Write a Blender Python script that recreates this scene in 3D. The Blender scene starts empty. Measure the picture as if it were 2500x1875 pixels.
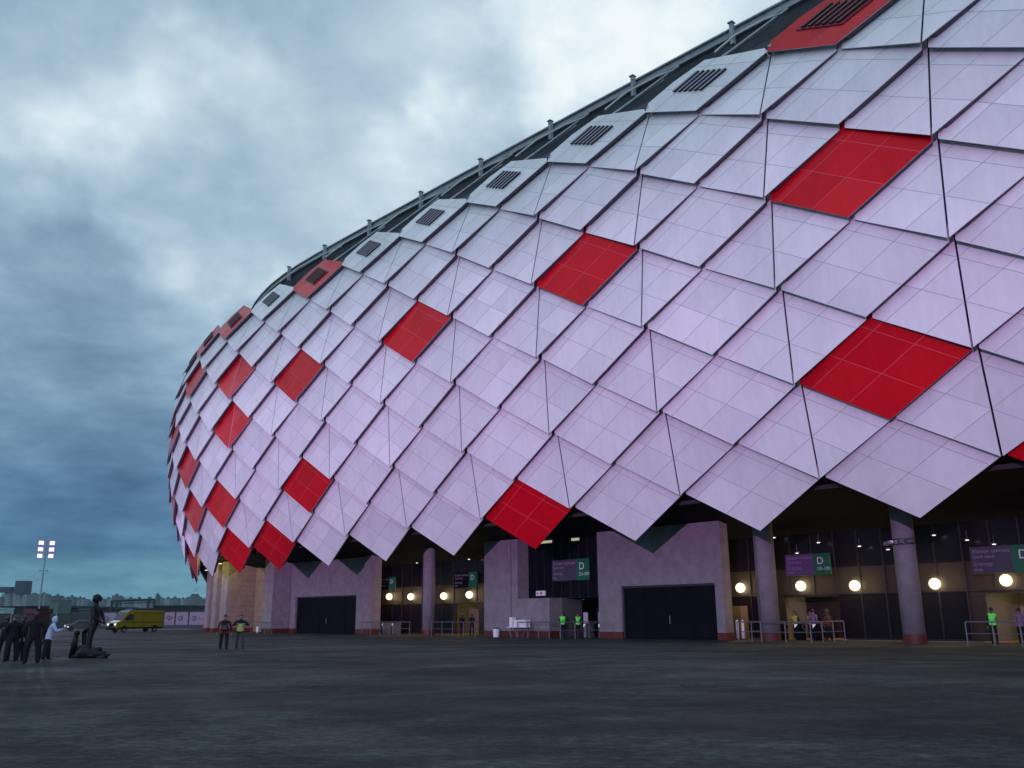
import bpy, bmesh, math, random
from mathutils import Vector, Matrix
random.seed(7)
R = math.radians
# ------------------------------------------------------------------ camera, sky, light
sc = bpy.context.scene
col = sc.collection
PITCH, ROLL, FPX = 0.25242, 0.0081, 2190.91
cam_d = bpy.data.cameras.new('camera'); cam = bpy.data.objects.new('camera', cam_d); col.objects.link(cam)
cam_d.sensor_width = 36.0; cam_d.lens = FPX / 2500 * 36.0; cam_d.clip_start = 0.1; cam_d.clip_end = 20000
cam.matrix_world = Matrix.Translation((0, 0, 1.6)) @ Matrix.Rotation(R(90) + PITCH, 4, 'X') @ Matrix.Rotation(-ROLL, 4, 'Z')
sc.camera = cam
sc.view_settings.view_transform = 'Standard'; sc.view_settings.look = 'None'
sc.view_settings.exposure = 0.0; sc.view_settings.gamma = 1.0
sc.cycles.use_denoising = True; sc.cycles.denoising_prefilter = 'ACCURATE'; sc.cycles.denoising_input_passes = 'RGB_ALBEDO_NORMAL'
sc.cycles.max_bounces = 6; sc.cycles.volume_bounces = 0; sc.cycles.sample_clamp_indirect = 0.8; sc.cycles.sample_clamp_direct = 1.6

def ray(u, v):
    a = (u - 1250) / FPX; b = (937.5 - v) / FPX
    c, s = math.cos(-ROLL), math.sin(-ROLL); a, b = c * a - s * b, s * a + c * b
    return Vector((a, math.cos(PITCH) - b * math.sin(PITCH), math.sin(PITCH) + b * math.cos(PITCH))).normalized()

# cloudy dusk sky (world)
world = bpy.data.worlds.new("World"); sc.world = world; world.use_nodes = True
nt = world.node_tree; nt.nodes.clear()
def N(t, **k):
    n = nt.nodes.new(t)
    for a, b in k.items(): setattr(n, a, b)
    return n
def L(a, b): nt.links.new(a, b)
def M(op, a, b=None, c=None):
    n = N('ShaderNodeMath', operation=op)
    for i, x in enumerate((a, b, c)):
        if x is None: continue
        if isinstance(x, (int, float)): n.inputs[i].default_value = x
        else: L(x, n.inputs[i])
    return n.outputs[0]
out = N('ShaderNodeOutputWorld'); bg = N('ShaderNodeBackground'); L(bg.outputs[0], out.inputs[0])
tc = N('ShaderNodeTexCoord'); sep = N('ShaderNodeSeparateXYZ'); L(tc.outputs['Generated'], sep.inputs[0])
sx, sy, sz = sep.outputs
zc = M('MAXIMUM', M('ADD', sz, 0.20), 0.12)
cx = M('DIVIDE', sx, zc); cy = M('DIVIDE', sy, zc)
comb = N('ShaderNodeCombineXYZ'); L(cx, comb.inputs[0]); L(cy, comb.inputs[1])
def noise(vec, scale, detail=5, rough=0.5, dist=0.0):
    n = N('ShaderNodeTexNoise'); n.inputs['Scale'].default_value = scale; n.inputs['Detail'].default_value = detail
    n.inputs['Roughness'].default_value = rough; n.inputs['Distortion'].default_value = dist
    L(vec, n.inputs['Vector']); return n
n1 = noise(comb.outputs[0], 1.1, 7, 0.55, 0.3).outputs[0]
n2 = noise(comb.outputs[0], 4.0, 6, 0.55, 0.2).outputs[0]
dn = noise(tc.outputs['Generated'], 5.0, 4, 0.6); 
# distorted direction for the soft bright openings in the cloud
vm = N('ShaderNodeVectorMath', operation='SUBTRACT'); L(dn.outputs['Color'], vm.inputs[0]); vm.inputs[1].default_value = (0.5, 0.5, 0.5)
vs = N('ShaderNodeVectorMath', operation='SCALE'); L(vm.outputs[0], vs.inputs[0]); vs.inputs['Scale'].default_value = 0.30
va = N('ShaderNodeVectorMath', operation='ADD'); L(tc.outputs['Generated'], va.inputs[0]); L(vs.outputs[0], va.inputs[1])
BL = [(1500, 40, .11, .30), (900, 120, .10, .08), (700, 420, .10, .07), (150, 1050, .20, -.12), (330, 1230, .12, -.08), (1680, 20, .09, .20), (1290, 110, .10, .22), (1150, 330, .07, .20), (1100, 290, .035, .25), (60, 240, .07, .20), (300, 340, .07, .30), (470, 250, .08, .22),
      (620, 230, .06, .18), (430, 720, .055, .35), (600, 700, .04, .22), (900, 560, .12, .12), (930, 400, .04, .14), (180, 420, .1, .12),
      (100, 30, .16, -.14), (700, 60, .12, -.16), (1300, 300, .07, -.20), (1220, 250, .06, -.12), (130, 620, .12, -.12), (560, 520, .10, -.10),
      (200, 950, .14, -.05), (60, 860, .10, -.06), (300, 1180, .07, -.10), (150, 1310, .10, -.14), (330, 1410, .09, .10), (180, 1250, .05, .08)]
acc = None
for (u, v, rad, amp) in BL:
    d = ray(u, v)
    ds = N('ShaderNodeVectorMath', operation='DISTANCE'); L(va.outputs[0], ds.inputs[0]); ds.inputs[1].default_value = d
    q = M('MULTIPLY', ds.outputs['Value'], 1.0 / rad); q = M('MULTIPLY', q, q)
    g = M('MULTIPLY', M('EXPONENT', M('MULTIPLY', q, -1.0)), amp)
    acc = g if acc is None else M('ADD', acc, g)
n3 = noise(comb.outputs[0], 13.0, 6, 0.6, 0.4).outputs[0]
val = M('ADD', M('MULTIPLY', M('SUBTRACT', n1, 0.5), 0.62), M('MULTIPLY', M('SUBTRACT', n2, 0.5), 0.55))
val = M('ADD', val, M('MULTIPLY', M('SUBTRACT', n3, 0.5), 0.24))
val = M('ADD', M('ADD', val, 0.53), acc)
ramp = N('ShaderNodeValToRGB'); L(val, ramp.inputs[0])
el = ramp.color_ramp.elements
el[0].position = 0.10; el[0].color = (0.17, 0.27, 0.38, 1)
el[1].position = 1.05 if False else 1.0; el[1].color = (0.88, 0.96, 0.98, 1)
for p, c in ((0.30, (0.26, 0.385, 0.51)), (0.48, (0.38, 0.52, 0.64)), (0.62, (0.48, 0.62, 0.73)), (0.82, (0.66, 0.79, 0.87))):
    e_ = ramp.color_ramp.elements.new(p); e_.color = (*c, 1)
rz = N('ShaderNodeValToRGB'); L(M('ADD', sz, M('MULTIPLY', M('SUBTRACT', n1, 0.5), 0.05)), rz.inputs[0]); ez = rz.color_ramp.elements
ez[0].position = 0.0; ez[0].color = (0.50, 0.80, 0.82, 1); ez[1].position = 0.46; ez[1].color = (1, 1, 1, 1)
for p, c in ((0.045, (0.46, 0.74, 0.78)), (0.072, (0.25, 0.42, 0.58)), (0.12, (0.33, 0.49, 0.65)), (0.17, (0.48, 0.62, 0.75)), (0.24, (0.76, 0.84, 0.90)), (0.33, (0.97, 0.98, 1.0))):
    e_ = rz.color_ramp.elements.new(p); e_.color = (*c, 1)
mx = N('ShaderNodeMix', data_type='RGBA', blend_type='MULTIPLY'); mx.inputs[0].default_value = 1.0
L(ramp.outputs[0], mx.inputs[6]); L(rz.outputs[0], mx.inputs[7])
# afterglow behind the camera: that half of the sky is brighter
back = M('MULTIPLY', M('MAXIMUM', M('MULTIPLY', sy, -1.0), 0.0), 0.9)
gain = M('ADD', back, 1.0)
sky = N('ShaderNodeTexSky', sky_type='NISHITA'); sky.sun_disc = False; sky.sun_elevation = R(3); sky.sun_rotation = R(200)
sk = N('ShaderNodeMix', data_type='RGBA', blend_type='ADD'); sk.inputs[0].default_value = 0.002
L(mx.outputs[2], sk.inputs[6]); L(sky.outputs[0], sk.inputs[7])
L(sk.outputs[2], bg.inputs[0]); L(gain, bg.inputs[1])

# one weak, very soft sun behind the cloud
sd = bpy.data.lights.new('sun', 'SUN'); sd.energy = 0.15; sd.angle = R(25); sd.color = (0.9, 0.92, 1.0)
so = bpy.data.objects.new('sun', sd); col.objects.link(so)
so.rotation_euler = (R(70), 0, R(-20))

# ------------------------------------------------------------------ helpers
def tag(o, label=None, cat=None, group=None, kind=None):
    if label: o['label'] = label
    if cat: o['category'] = cat
    if group: o['group'] = group
    if kind: o['kind'] = kind
    return o
MATS = {}
def mat(name, c, rough=0.6, metal=0.0, noise_amt=0.0, noise_scale=3.0, bump=0.0, bump_scale=40.0, emit=None, estr=0.0, coat=0.0, rand=0.0, spec=0.5, joints=None, streak=None):
    if name in MATS: return MATS[name]
    m = bpy.data.materials.new(name); m.use_nodes = True; t = m.node_tree; b = t.nodes['Principled BSDF']
    b.inputs['Base Color'].default_value = (*c, 1); b.inputs['Roughness'].default_value = rough; b.inputs['Metallic'].default_value = metal
    b.inputs['Specular IOR Level'].default_value = spec; b.inputs['Coat Weight'].default_value = coat; b.inputs['Coat Roughness'].default_value = 0.12
    geo = t.nodes.new('ShaderNodeNewGeometry')
    cur = None
    def mixc(fac, a, k):
        n = t.nodes.new('ShaderNodeMix'); n.data_type = 'RGBA'; n.blend_type = 'MULTIPLY'
        if isinstance(fac, float): n.inputs[0].default_value = fac
        else: t.links.new(fac, n.inputs[0])
        if a is None: n.inputs[6].default_value = (*c, 1)
        else: t.links.new(a, n.inputs[6])
        n.inputs[7].default_value = (*k, 1) if isinstance(k, tuple) else (1, 1, 1, 1)
        if not isinstance(k, tuple): t.links.new(k, n.inputs[7])
        return n.outputs[2]
    if noise_amt > 0:
        for sc_, am in ((noise_scale, noise_amt), (noise_scale * 7, noise_amt * 0.6)):
            n = t.nodes.new('ShaderNodeTexNoise'); n.inputs['Scale'].default_value = sc_; n.inputs['Detail'].default_value = 6
            if streak:
                mp_ = t.nodes.new('ShaderNodeMapping'); mp_.inputs['Scale'].default_value = (1, 1, streak); t.links.new(geo.outputs['Position'], mp_.inputs[0]); t.links.new(mp_.outputs[0], n.inputs['Vector'])
            else: t.links.new(geo.outputs['Position'], n.inputs['Vector'])
            r = t.nodes.new('ShaderNodeMapRange'); t.links.new(n.outputs[0], r.inputs[0])
            r.inputs[1].default_value = 0.3; r.inputs[2].default_value = 0.7; r.inputs[3].default_value = 1 - am; r.inputs[4].default_value = 1 + am * 0.4
            cc = t.nodes.new('ShaderNodeCombineColor'); 
            for i in range(3): t.links.new(r.outputs[0], cc.inputs[i])
            cur = mixc(1.0, cur, cc.outputs[0])
    if rand > 0:
        oi = t.nodes.new('ShaderNodeObjectInfo')
        r = t.nodes.new('ShaderNodeMapRange'); t.links.new(oi.outputs['Random'], r.inputs[0]); r.inputs[3].default_value = 1 - rand; r.inputs[4].default_value = 1.0
        cc = t.nodes.new('ShaderNodeCombineColor')
        for i in range(3): t.links.new(r.outputs[0], cc.inputs[i])
        cur = mixc(1.0, cur, cc.outputs[0])
    if joints:
        w = t.nodes.new('ShaderNodeTexWave'); w.wave_type = 'BANDS'; w.bands_direction = 'Z'; w.wave_profile = 'SAW'
        w.inputs['Scale'].default_value = joints; w.inputs['Distortion'].default_value = 0.0
        t.links.new(geo.outputs['Position'], w.inputs['Vector'])
        r = t.nodes.new('ShaderNodeMath'); r.operation = 'LESS_THAN'; r.inputs[1].default_value = 0.05; t.links.new(w.outputs['Fac'], r.inputs[0])
        cur = mixc(r.outputs[0], cur, (0.55, 0.55, 0.55))
    if cur is not None: t.links.new(cur, b.inputs['Base Color'])
    if bump > 0:
        n = t.nodes.new('ShaderNodeTexNoise'); n.inputs['Scale'].default_value = bump_scale; n.inputs['Detail'].default_value = 4
        t.links.new(geo.outputs['Position'], n.inputs['Vector'])
        bp = t.nodes.new('ShaderNodeBump'); bp.inputs['Strength'].default_value = bump; bp.inputs['Distance'].default_value = 0.05
        t.links.new(n.outputs[0], bp.inputs['Height']); t.links.new(bp.outputs[0], b.inputs['Normal'])
    if emit: b.inputs['Emission Color'].default_value = (*emit, 1); b.inputs['Emission Strength'].default_value = estr
    MATS[name] = m; return m

class MB:
    """collects polygons with material slots and links them as one mesh object"""
    def __init__(s): s.v = []; s.f = []; s.mi = []
    def poly(s, pts, mi=0):
        i = len(s.v); s.v += [tuple(p) for p in pts]; s.f.append(tuple(range(i, i + len(pts)))); s.mi.append(mi)
    def prism(s, pts, vec, mi=0, mside=None, mback=None):
        vec = Vector(vec); P = [Vector(p) for p in pts]; Q = [p + vec for p in P]; n = len(P)
        s.poly(P, mi); s.poly(Q[::-1], mi if mback is None else mback)
        for i in range(n): s.poly([P[i], Q[i], Q[(i + 1) % n], P[(i + 1) % n]][::-1] if False else [P[(i + 1) % n], Q[(i + 1) % n], Q[i], P[i]], mi if mside is None else mside)
    def box(s, o, ax, ay, az, mi=0):
        o, ax, ay, az = map(Vector, (o, ax, ay, az))
        c = [o, o + ax, o + ax + ay, o + ay]; s.prism(c, az, mi)
    def cbox(s, c, sx_, sy_, sz_, mi=0, rz=0.0, m=None):
        r = Matrix.Rotation(rz, 3, 'Z') if m is None else m
        a, b, d = r @ Vector((sx_, 0, 0)), r @ Vector((0, sy_, 0)), r @ Vector((0, 0, sz_))
        s.box(Vector(c) - a / 2 - b / 2 - d / 2, a, b, d, mi)
    def tube(s, p, q, r, n=8, mi=0, r2=None, caps=True):
        p, q = Vector(p), Vector(q); d = (q - p); 
        if d.length < 1e-6: return
        d.normalize(); a = d.orthogonal().normalized(); b = d.cross(a); r2 = r if r2 is None else r2
        A = [p + (a * math.cos(2 * math.pi * i / n) + b * math.sin(2 * math.pi * i / n)) * r for i in range(n)]
        B = [q + (a * math.cos(2 * math.pi * i / n) + b * math.sin(2 * math.pi * i / n)) * r2 for i in range(n)]
        for i in range(n): s.poly([A[i], A[(i + 1) % n], B[(i + 1) % n], B[i]], mi)
        if caps: s.poly(A[::-1], mi); s.poly(B, mi)
    def path(s, pts, r, n=6, mi=0):
        for a, b in zip(pts, pts[1:]): s.tube(a, b, r, n, mi)
    def ball(s, c, r, mi=0, nu=12, nv=8, sc_=(1, 1, 1)):
        c = Vector(c)
        def P(i, j):
            a = 2 * math.pi * i / nu; b = math.pi * j / nv
            return c + Vector((r * sc_[0] * math.sin(b) * math.cos(a), r * sc_[1] * math.sin(b) * math.sin(a), r * sc_[2] * math.cos(b)))
        for i in range(nu):
            for j in range(nv):
                q = [P(i, j), P(i, j + 1), P(i + 1, j + 1), P(i + 1, j)]
                if j == 0: q = [q[0], q[1], q[2]]
                elif j == nv - 1: q = [q[0], q[1], q[3]]
                s.poly(q, mi)
    def build(s, name, mats, parent=None, smooth=False, bevel=0.0, weld=False, normals=True):
        me = bpy.data.meshes.new(name); me.from_pydata(s.v, [], s.f)
        if not isinstance(mats, (list, tuple)): mats = [mats]
        for m_ in mats: me.materials.append(m_)
        me.polygons.foreach_set('material_index', s.mi)
        if smooth or weld or bevel or normals:
            b = bmesh.new(); b.from_mesh(me)
            if smooth or weld or bevel: bmesh.ops.remove_doubles(b, verts=b.verts, dist=1e-4)
            if normals: bmesh.ops.recalc_face_normals(b, faces=b.faces)
            if bevel: bmesh.ops.bevel(b, geom=[e_ for e_ in b.edges if len(e_.link_faces) == 2 and e_.calc_face_angle(0) > 0.6], offset=bevel, segments=2, affect='EDGES', profile=0.6)
            b.to_mesh(me); b.free()
        if smooth:
            for p_ in me.polygons: p_.use_smooth = True
        o = bpy.data.objects.new(name, me); col.objects.link(o)
        if parent is not None: o.parent = parent; o.matrix_parent_inverse = parent.matrix_world.inverted()
        return o
def empty(name, loc=(0, 0, 0), rz=0.0):
    o = bpy.data.objects.new(name, None); col.objects.link(o); o.matrix_world = Matrix.Translation(loc) @ Matrix.Rotation(rz, 4, 'Z')
    o.location = loc; o.rotation_euler = (0, 0, rz); o.empty_display_size = 0.3
    return o
def put(o, parent):   # child given in the parent's own space
    o.parent = parent; return o
def text(name, body, size, m, origin, xdir, up, parent=None, extrude=0.004, align='LEFT', bold=0.0):
    cu = bpy.data.curves.new(name, 'FONT'); cu.body = body; cu.size = size; cu.extrude = extrude; cu.align_x = align; cu.offset = bold
    cu.materials.append(m); o = bpy.data.objects.new(name, cu); col.objects.link(o)
    x = Vector(xdir).normalized(); y = Vector(up).normalized(); z = x.cross(y)
    mw = Matrix((x, y, z)).transposed().to_4x4(); mw.translation = Vector(origin)
    if parent is not None: o.parent = parent; o.matrix_parent_inverse = parent.matrix_world.inverted()
    o.matrix_basis = mw
    dg = bpy.context.evaluated_depsgraph_get(); me = bpy.data.meshes.new_from_object(o.evaluated_get(dg)); bpy.data.objects.remove(o)
    o = bpy.data.objects.new(name, me); col.objects.link(o)
    if parent is not None: o.parent = parent; o.matrix_parent_inverse = parent.matrix_world.inverted()
    o.matrix_basis = mw
    return o

# wall frame: t runs along the facade (away to the left), D is the distance from the camera plane
ANG = R(133.5); E_ = Vector((math.cos(ANG), math.sin(ANG), 0)); NN = Vector((math.sin(ANG), -math.cos(ANG), 0)); UP = Vector((0, 0, 1))
def W(t, D, z=0.0): return E_ * t + NN * D + UP * z
def wbox(mb, t0, t1, D0, D1, z0, z1, mi=0): mb.box(W(t0, D0, z0), E_ * (t1 - t0), NN * (D1 - D0), UP * (z1 - z0), mi)
def ground_pt(u, v):
    d = ray(u, v); k = -1.6 / d.z; return Vector((d.x * k, d.y * k, 0))
def at_depth(u, v, depth):
    d = ray(u, v); k = depth / d.y; return Vector((d.x * k, depth, 1.6 + d.z * k))

# ------------------------------------------------------------------ materials
WHITE = mat('panel_white', (0.78, 0.775, 0.79), 0.34, noise_amt=0.09, noise_scale=0.45, rand=0.15, spec=0.5, streak=.3)
RED = mat('panel_red', (0.60, 0.002, 0.014), 0.30, noise_amt=0.14, noise_scale=0.5, rand=0.2, spec=0.18, streak=.3)
WHITEB = mat('panel_white_greyer', (0.745, 0.74, 0.762), 0.38, noise_amt=0.10, noise_scale=0.5, rand=0.10, streak=.3)
WHITEC = mat('panel_white_fresh', (0.80, 0.795, 0.81), 0.32, noise_amt=0.08, noise_scale=0.4, rand=0.10, streak=.3)
REDB = mat('panel_red_deeper', (0.565, 0.002, 0.012), 0.36, noise_amt=0.16, noise_scale=0.6, rand=0.2, spec=0.2, streak=.3)
REDC = mat('panel_red_fresh', (0.625, 0.003, 0.014), 0.27, noise_amt=0.12, noise_scale=0.6, rand=0.2, spec=0.25, streak=.3)
TRIM = mat('panel_joint', (0.36, 0.33, 0.40), 0.5, metal=0.0)
TRIMR = mat('panel_joint_on_red', (0.60, 0.07, 0.10), 0.5)
DARKM = mat('dark_metal', (0.045, 0.042, 0.052), 0.5, metal=0.3)
FRAMEM = mat('panel_frame', (0.085, 0.075, 0.10), 0.6)
EDGE = mat('panel_edge', (0.50, 0.48, 0.54), 0.45)
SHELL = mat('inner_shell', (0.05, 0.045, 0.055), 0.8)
STEEL = mat('galvanised_steel', (0.30, 0.31, 0.33), 0.45, metal=0.7, noise_amt=0.2, noise_scale=2)
BEAM = mat('ring_beam_paint', (0.36, 0.36, 0.39), 0.55, noise_amt=0.25, noise_scale=1.2)
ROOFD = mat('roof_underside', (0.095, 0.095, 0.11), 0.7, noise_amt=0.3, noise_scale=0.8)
SLAT = mat('louver_slat', (0.24, 0.22, 0.27), 0.45); SLATD = mat('louver_dark', (0.02, 0.018, 0.025), 0.6)
SLATR = mat('louver_slat_red', (0.12, 0.012, 0.02), 0.45)
CONC = mat('rough_plaster', (0.23, 0.21, 0.225), 0.85, noise_amt=0.22, noise_scale=1.6, bump=0.5, bump_scale=9)
CONCB = mat('board_marked_concrete', (0.25, 0.21, 0.15), 0.8, noise_amt=0.25, noise_scale=1.3, bump=0.3, bump_scale=6, joints=0.55)
PLINTH = mat('red_plinth', (0.11, 0.018, 0.014), 0.6, noise_amt=0.3, noise_scale=3)
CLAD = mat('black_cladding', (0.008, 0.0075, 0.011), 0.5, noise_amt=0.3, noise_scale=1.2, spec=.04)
CLAD2 = mat('black_cladding_joint', (0.008, 0.008, 0.01), 0.6)
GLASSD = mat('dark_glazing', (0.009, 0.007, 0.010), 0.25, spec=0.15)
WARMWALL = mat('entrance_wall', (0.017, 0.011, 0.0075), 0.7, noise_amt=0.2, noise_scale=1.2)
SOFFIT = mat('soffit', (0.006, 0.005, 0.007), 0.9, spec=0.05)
LAMPW = mat('warm_lamp_glass', (0.9, 0.85, 0.7), 0.3, emit=(1.0, 0.80, 0.46), estr=12)
LAMPC = mat('downlight_glass', (0.9, 0.9, 0.9), 0.3, emit=(1.0, 0.93, 0.8), estr=14)
LAMPF = mat('flood_glass', (0.9, 0.9, 0.9), 0.3, emit=(1.0, 0.56, 1.0), estr=1.5)
LAMPY = mat('yellow_lamp_glass', (0.9, 0.9, 0.7), 0.3, emit=(1.0, 0.95, 0.5), estr=18)
BLACK = mat('black_paint', (0.006, 0.006, 0.008), 0.6, spec=.05)
WHITEP = mat('white_paint', (0.75, 0.73, 0.76), 0.5)
GREEN = mat('sign_green', (0.01, 0.14, 0.055), 0.5)
SIGNV = mat('sign_violet', (0.12, 0.055, 0.16), 0.5)
SIGNG = mat('sign_grey', (0.06, 0.05, 0.075), 0.5)
LETTER = mat('sign_letter', (0.8, 0.82, 0.82), 0.5)
LETTERD = mat('sign_letter_dim', (0.34, 0.26, 0.38), 0.5)

# ------------------------------------------------------------------ ground
def ground_material():
    m = bpy.data.materials.new('paving'); m.use_nodes = True; t = m.node_tree; b = t.nodes['Principled BSDF']
    geo = t.nodes.new('ShaderNodeNewGeometry')
    def nz(s, d, r=0.6, st=None):
        n = t.nodes.new('ShaderNodeTexNoise'); n.inputs['Scale'].default_value = s; n.inputs['Detail'].default_value = d; n.inputs['Roughness'].default_value = r
        src = geo.outputs['Position']
        if st:
            mp = t.nodes.new('ShaderNodeMapping'); mp.inputs['Scale'].default_value = st; mp.inputs['Rotation'].default_value = (0, 0, R(-18)); t.links.new(src, mp.inputs[0]); src = mp.outputs[0]
        t.links.new(src, n.inputs['Vector']); return n.outputs[0]
    def mr(s, a, b_, c, d):
        r = t.nodes.new('ShaderNodeMapRange'); t.links.new(s, r.inputs[0])
        for i, x in enumerate((a, b_, c, d)): r.inputs[i + 1].default_value = x
        return r.outputs[0]
    def mul(a, b_):
        n = t.nodes.new('ShaderNodeMath'); n.operation = 'MULTIPLY'; t.links.new(a, n.inputs[0]); t.links.new(b_, n.inputs[1]); return n.outputs[0]
    big = mr(nz(0.11, 5, 0.62, (0.8, 1.0, 1)), 0.455, 0.545, 0.55, 1.25)
    mid = mr(nz(0.75, 6, 0.7, (0.7, 1.2, 1)), 0.42, 0.60, 0.6, 1.5)
    fine = mr(nz(5.0, 6, 0.8), 0.38, 0.66, 0.3, 2.2)
    gr = mr(nz(45.0, 3, 0.7), 0.35, 0.7, 0.45, 1.8)
    # small setts
    br = t.nodes.new('ShaderNodeTexBrick'); br.inputs['Scale'].default_value = 1.0; br.inputs['Brick Width'].default_value = 0.4; br.inputs['Row Height'].default_value = 0.2
    br.inputs['Mortar Size'].default_value = 0.012; br.inputs['Color1'].default_value = (1, 1, 1, 1); br.inputs['Color2'].default_value = (0.72, 0.74, 0.76, 1); br.inputs['Mortar'].default_value = (0.4, 0.4, 0.4, 1)
    mp = t.nodes.new('ShaderNodeMapping'); mp.inputs['Rotation'].default_value = (0, 0, R(43)); t.links.new(geo.outputs['Position'], mp.inputs[0]); t.links.new(mp.outputs[0], br.inputs['Vector'])
    v = mul(mul(big, mid), mul(fine, gr))
    cc = t.nodes.new('ShaderNodeCombineColor')
    for i in range(3): t.links.new(v, cc.inputs[i])
    m1 = t.nodes.new('ShaderNodeMix'); m1.data_type = 'RGBA'; m1.blend_type = 'MULTIPLY'; m1.inputs[0].default_value = 1
    m1.inputs[6].default_value = (0.027, 0.034, 0.033, 1); t.links.new(cc.outputs[0], m1.inputs[7])
    m2 = t.nodes.new('ShaderNodeMix'); m2.data_type = 'RGBA'; m2.blend_type = 'MULTIPLY'; m2.inputs[0].default_value = 0.8
    t.links.new(m1.outputs[2], m2.inputs[6]); t.links.new(br.outputs[0], m2.inputs[7]); t.links.new(m2.outputs[2], b.inputs['Base Color'])
    t.links.new(mr(nz(0.25, 4), 0.35, 0.65, 0.62, 0.9), b.inputs['Roughness']); b.inputs['Specular IOR Level'].default_value = 0.25
    bp = t.nodes.new('ShaderNodeBump'); bp.inputs['Strength'].default_value = 0.6; bp.inputs['Distance'].default_value = 0.03
    t.links.new(fine, bp.inputs['Height']); t.links.new(bp.outputs[0], b.inputs['Normal'])
    return m
g_ = MB(); g_.poly([(-3500, -600, 0), (3500, -600, 0), (3500, 3600, 0), (-3500, 3600, 0)])
tag(g_.build('ground', ground_material()), kind='structure')

# ------------------------------------------------------------------ stadium
S = 8.8
X0, Y0 = 0.85257, 5.7265
CO = (2.32906, -0.02418, 6.25025, 0.12613)
dL = [-0.49583, -0.36042, -0.25006, -0.15280, -0.08344, -0.0271, 0.0, 0.01408, -0.00137, -0.02689, -0.08149, -0.145, -0.215, -0.30]
zL = [0.50455, 0.76522, 1.02486, 1.30426, 1.57872, 1.87141, 2.14957, 2.44656, 2.73271, 3.02893, 3.30125, 3.566, 3.82, 4.06]
def theta(c):
    x = (c - CO[2]) * 3
    rp = math.log1p(math.exp(min(max(x, -50), 50))) / 3 if x < 50 else x / 3
    return CO[0] + CO[1] * (c - 3) / 10 - CO[3] * rp
_g = [-12 + i * 0.02 for i in range(2101)]
_x = [0.0]; _y = [0.0]
for a, b in zip(_g, _g[1:]):
    th = theta((a + b) / 2); _x.append(_x[-1] + math.cos(th) * 0.02); _y.append(_y[-1] + math.sin(th) * 0.02)
def cplan(c):
    k = (c + 12) / 0.02; i = min(int(k), len(_g) - 2); f = k - i
    X = _x[i] + (_x[i + 1] - _x[i]) * f - _x[600]; Y = _y[i] + (_y[i + 1] - _y[i]) * f - _y[600]
    return X0 + X, Y0 + Y
def lerpL(a, l):
    if l < 0: return a[0] + (a[1] - a[0]) * l
    i = min(int(l), len(a) - 2); return a[i] + (a[i + 1] - a[i]) * (l - i)
def Q(c, l, off=0.0):
    th = theta(c); X, Y = cplan(c); d = lerpL(dL, l); z = lerpL(zL, l)
    n2 = Vector((-math.sin(th), math.cos(th), 0))          # outward, horizontal
    e = 0.3; dz = lerpL(zL, l + e) - lerpL(zL, l - e); dd = lerpL(dL, l + e) - lerpL(dL, l - e)
    nrm = (n2 * dz - UP * dd).normalized()
    return Vector((X, Y, 0)) * S + n2 * d * S + UP * (z * S + 1.6) + nrm * off
def P2(c, dd, z):
    th = theta(c); X, Y = cplan(c)
    return Vector(((X - math.sin(th) * dd) * S, (Y + math.cos(th) * dd) * S, z))

stadium = empty('stadium', W(60, 70, 0))
tag(stadium, 'huge rounded stadium clad in overlapping white and red diamond panels over a dark entrance level', 'stadium')

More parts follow.
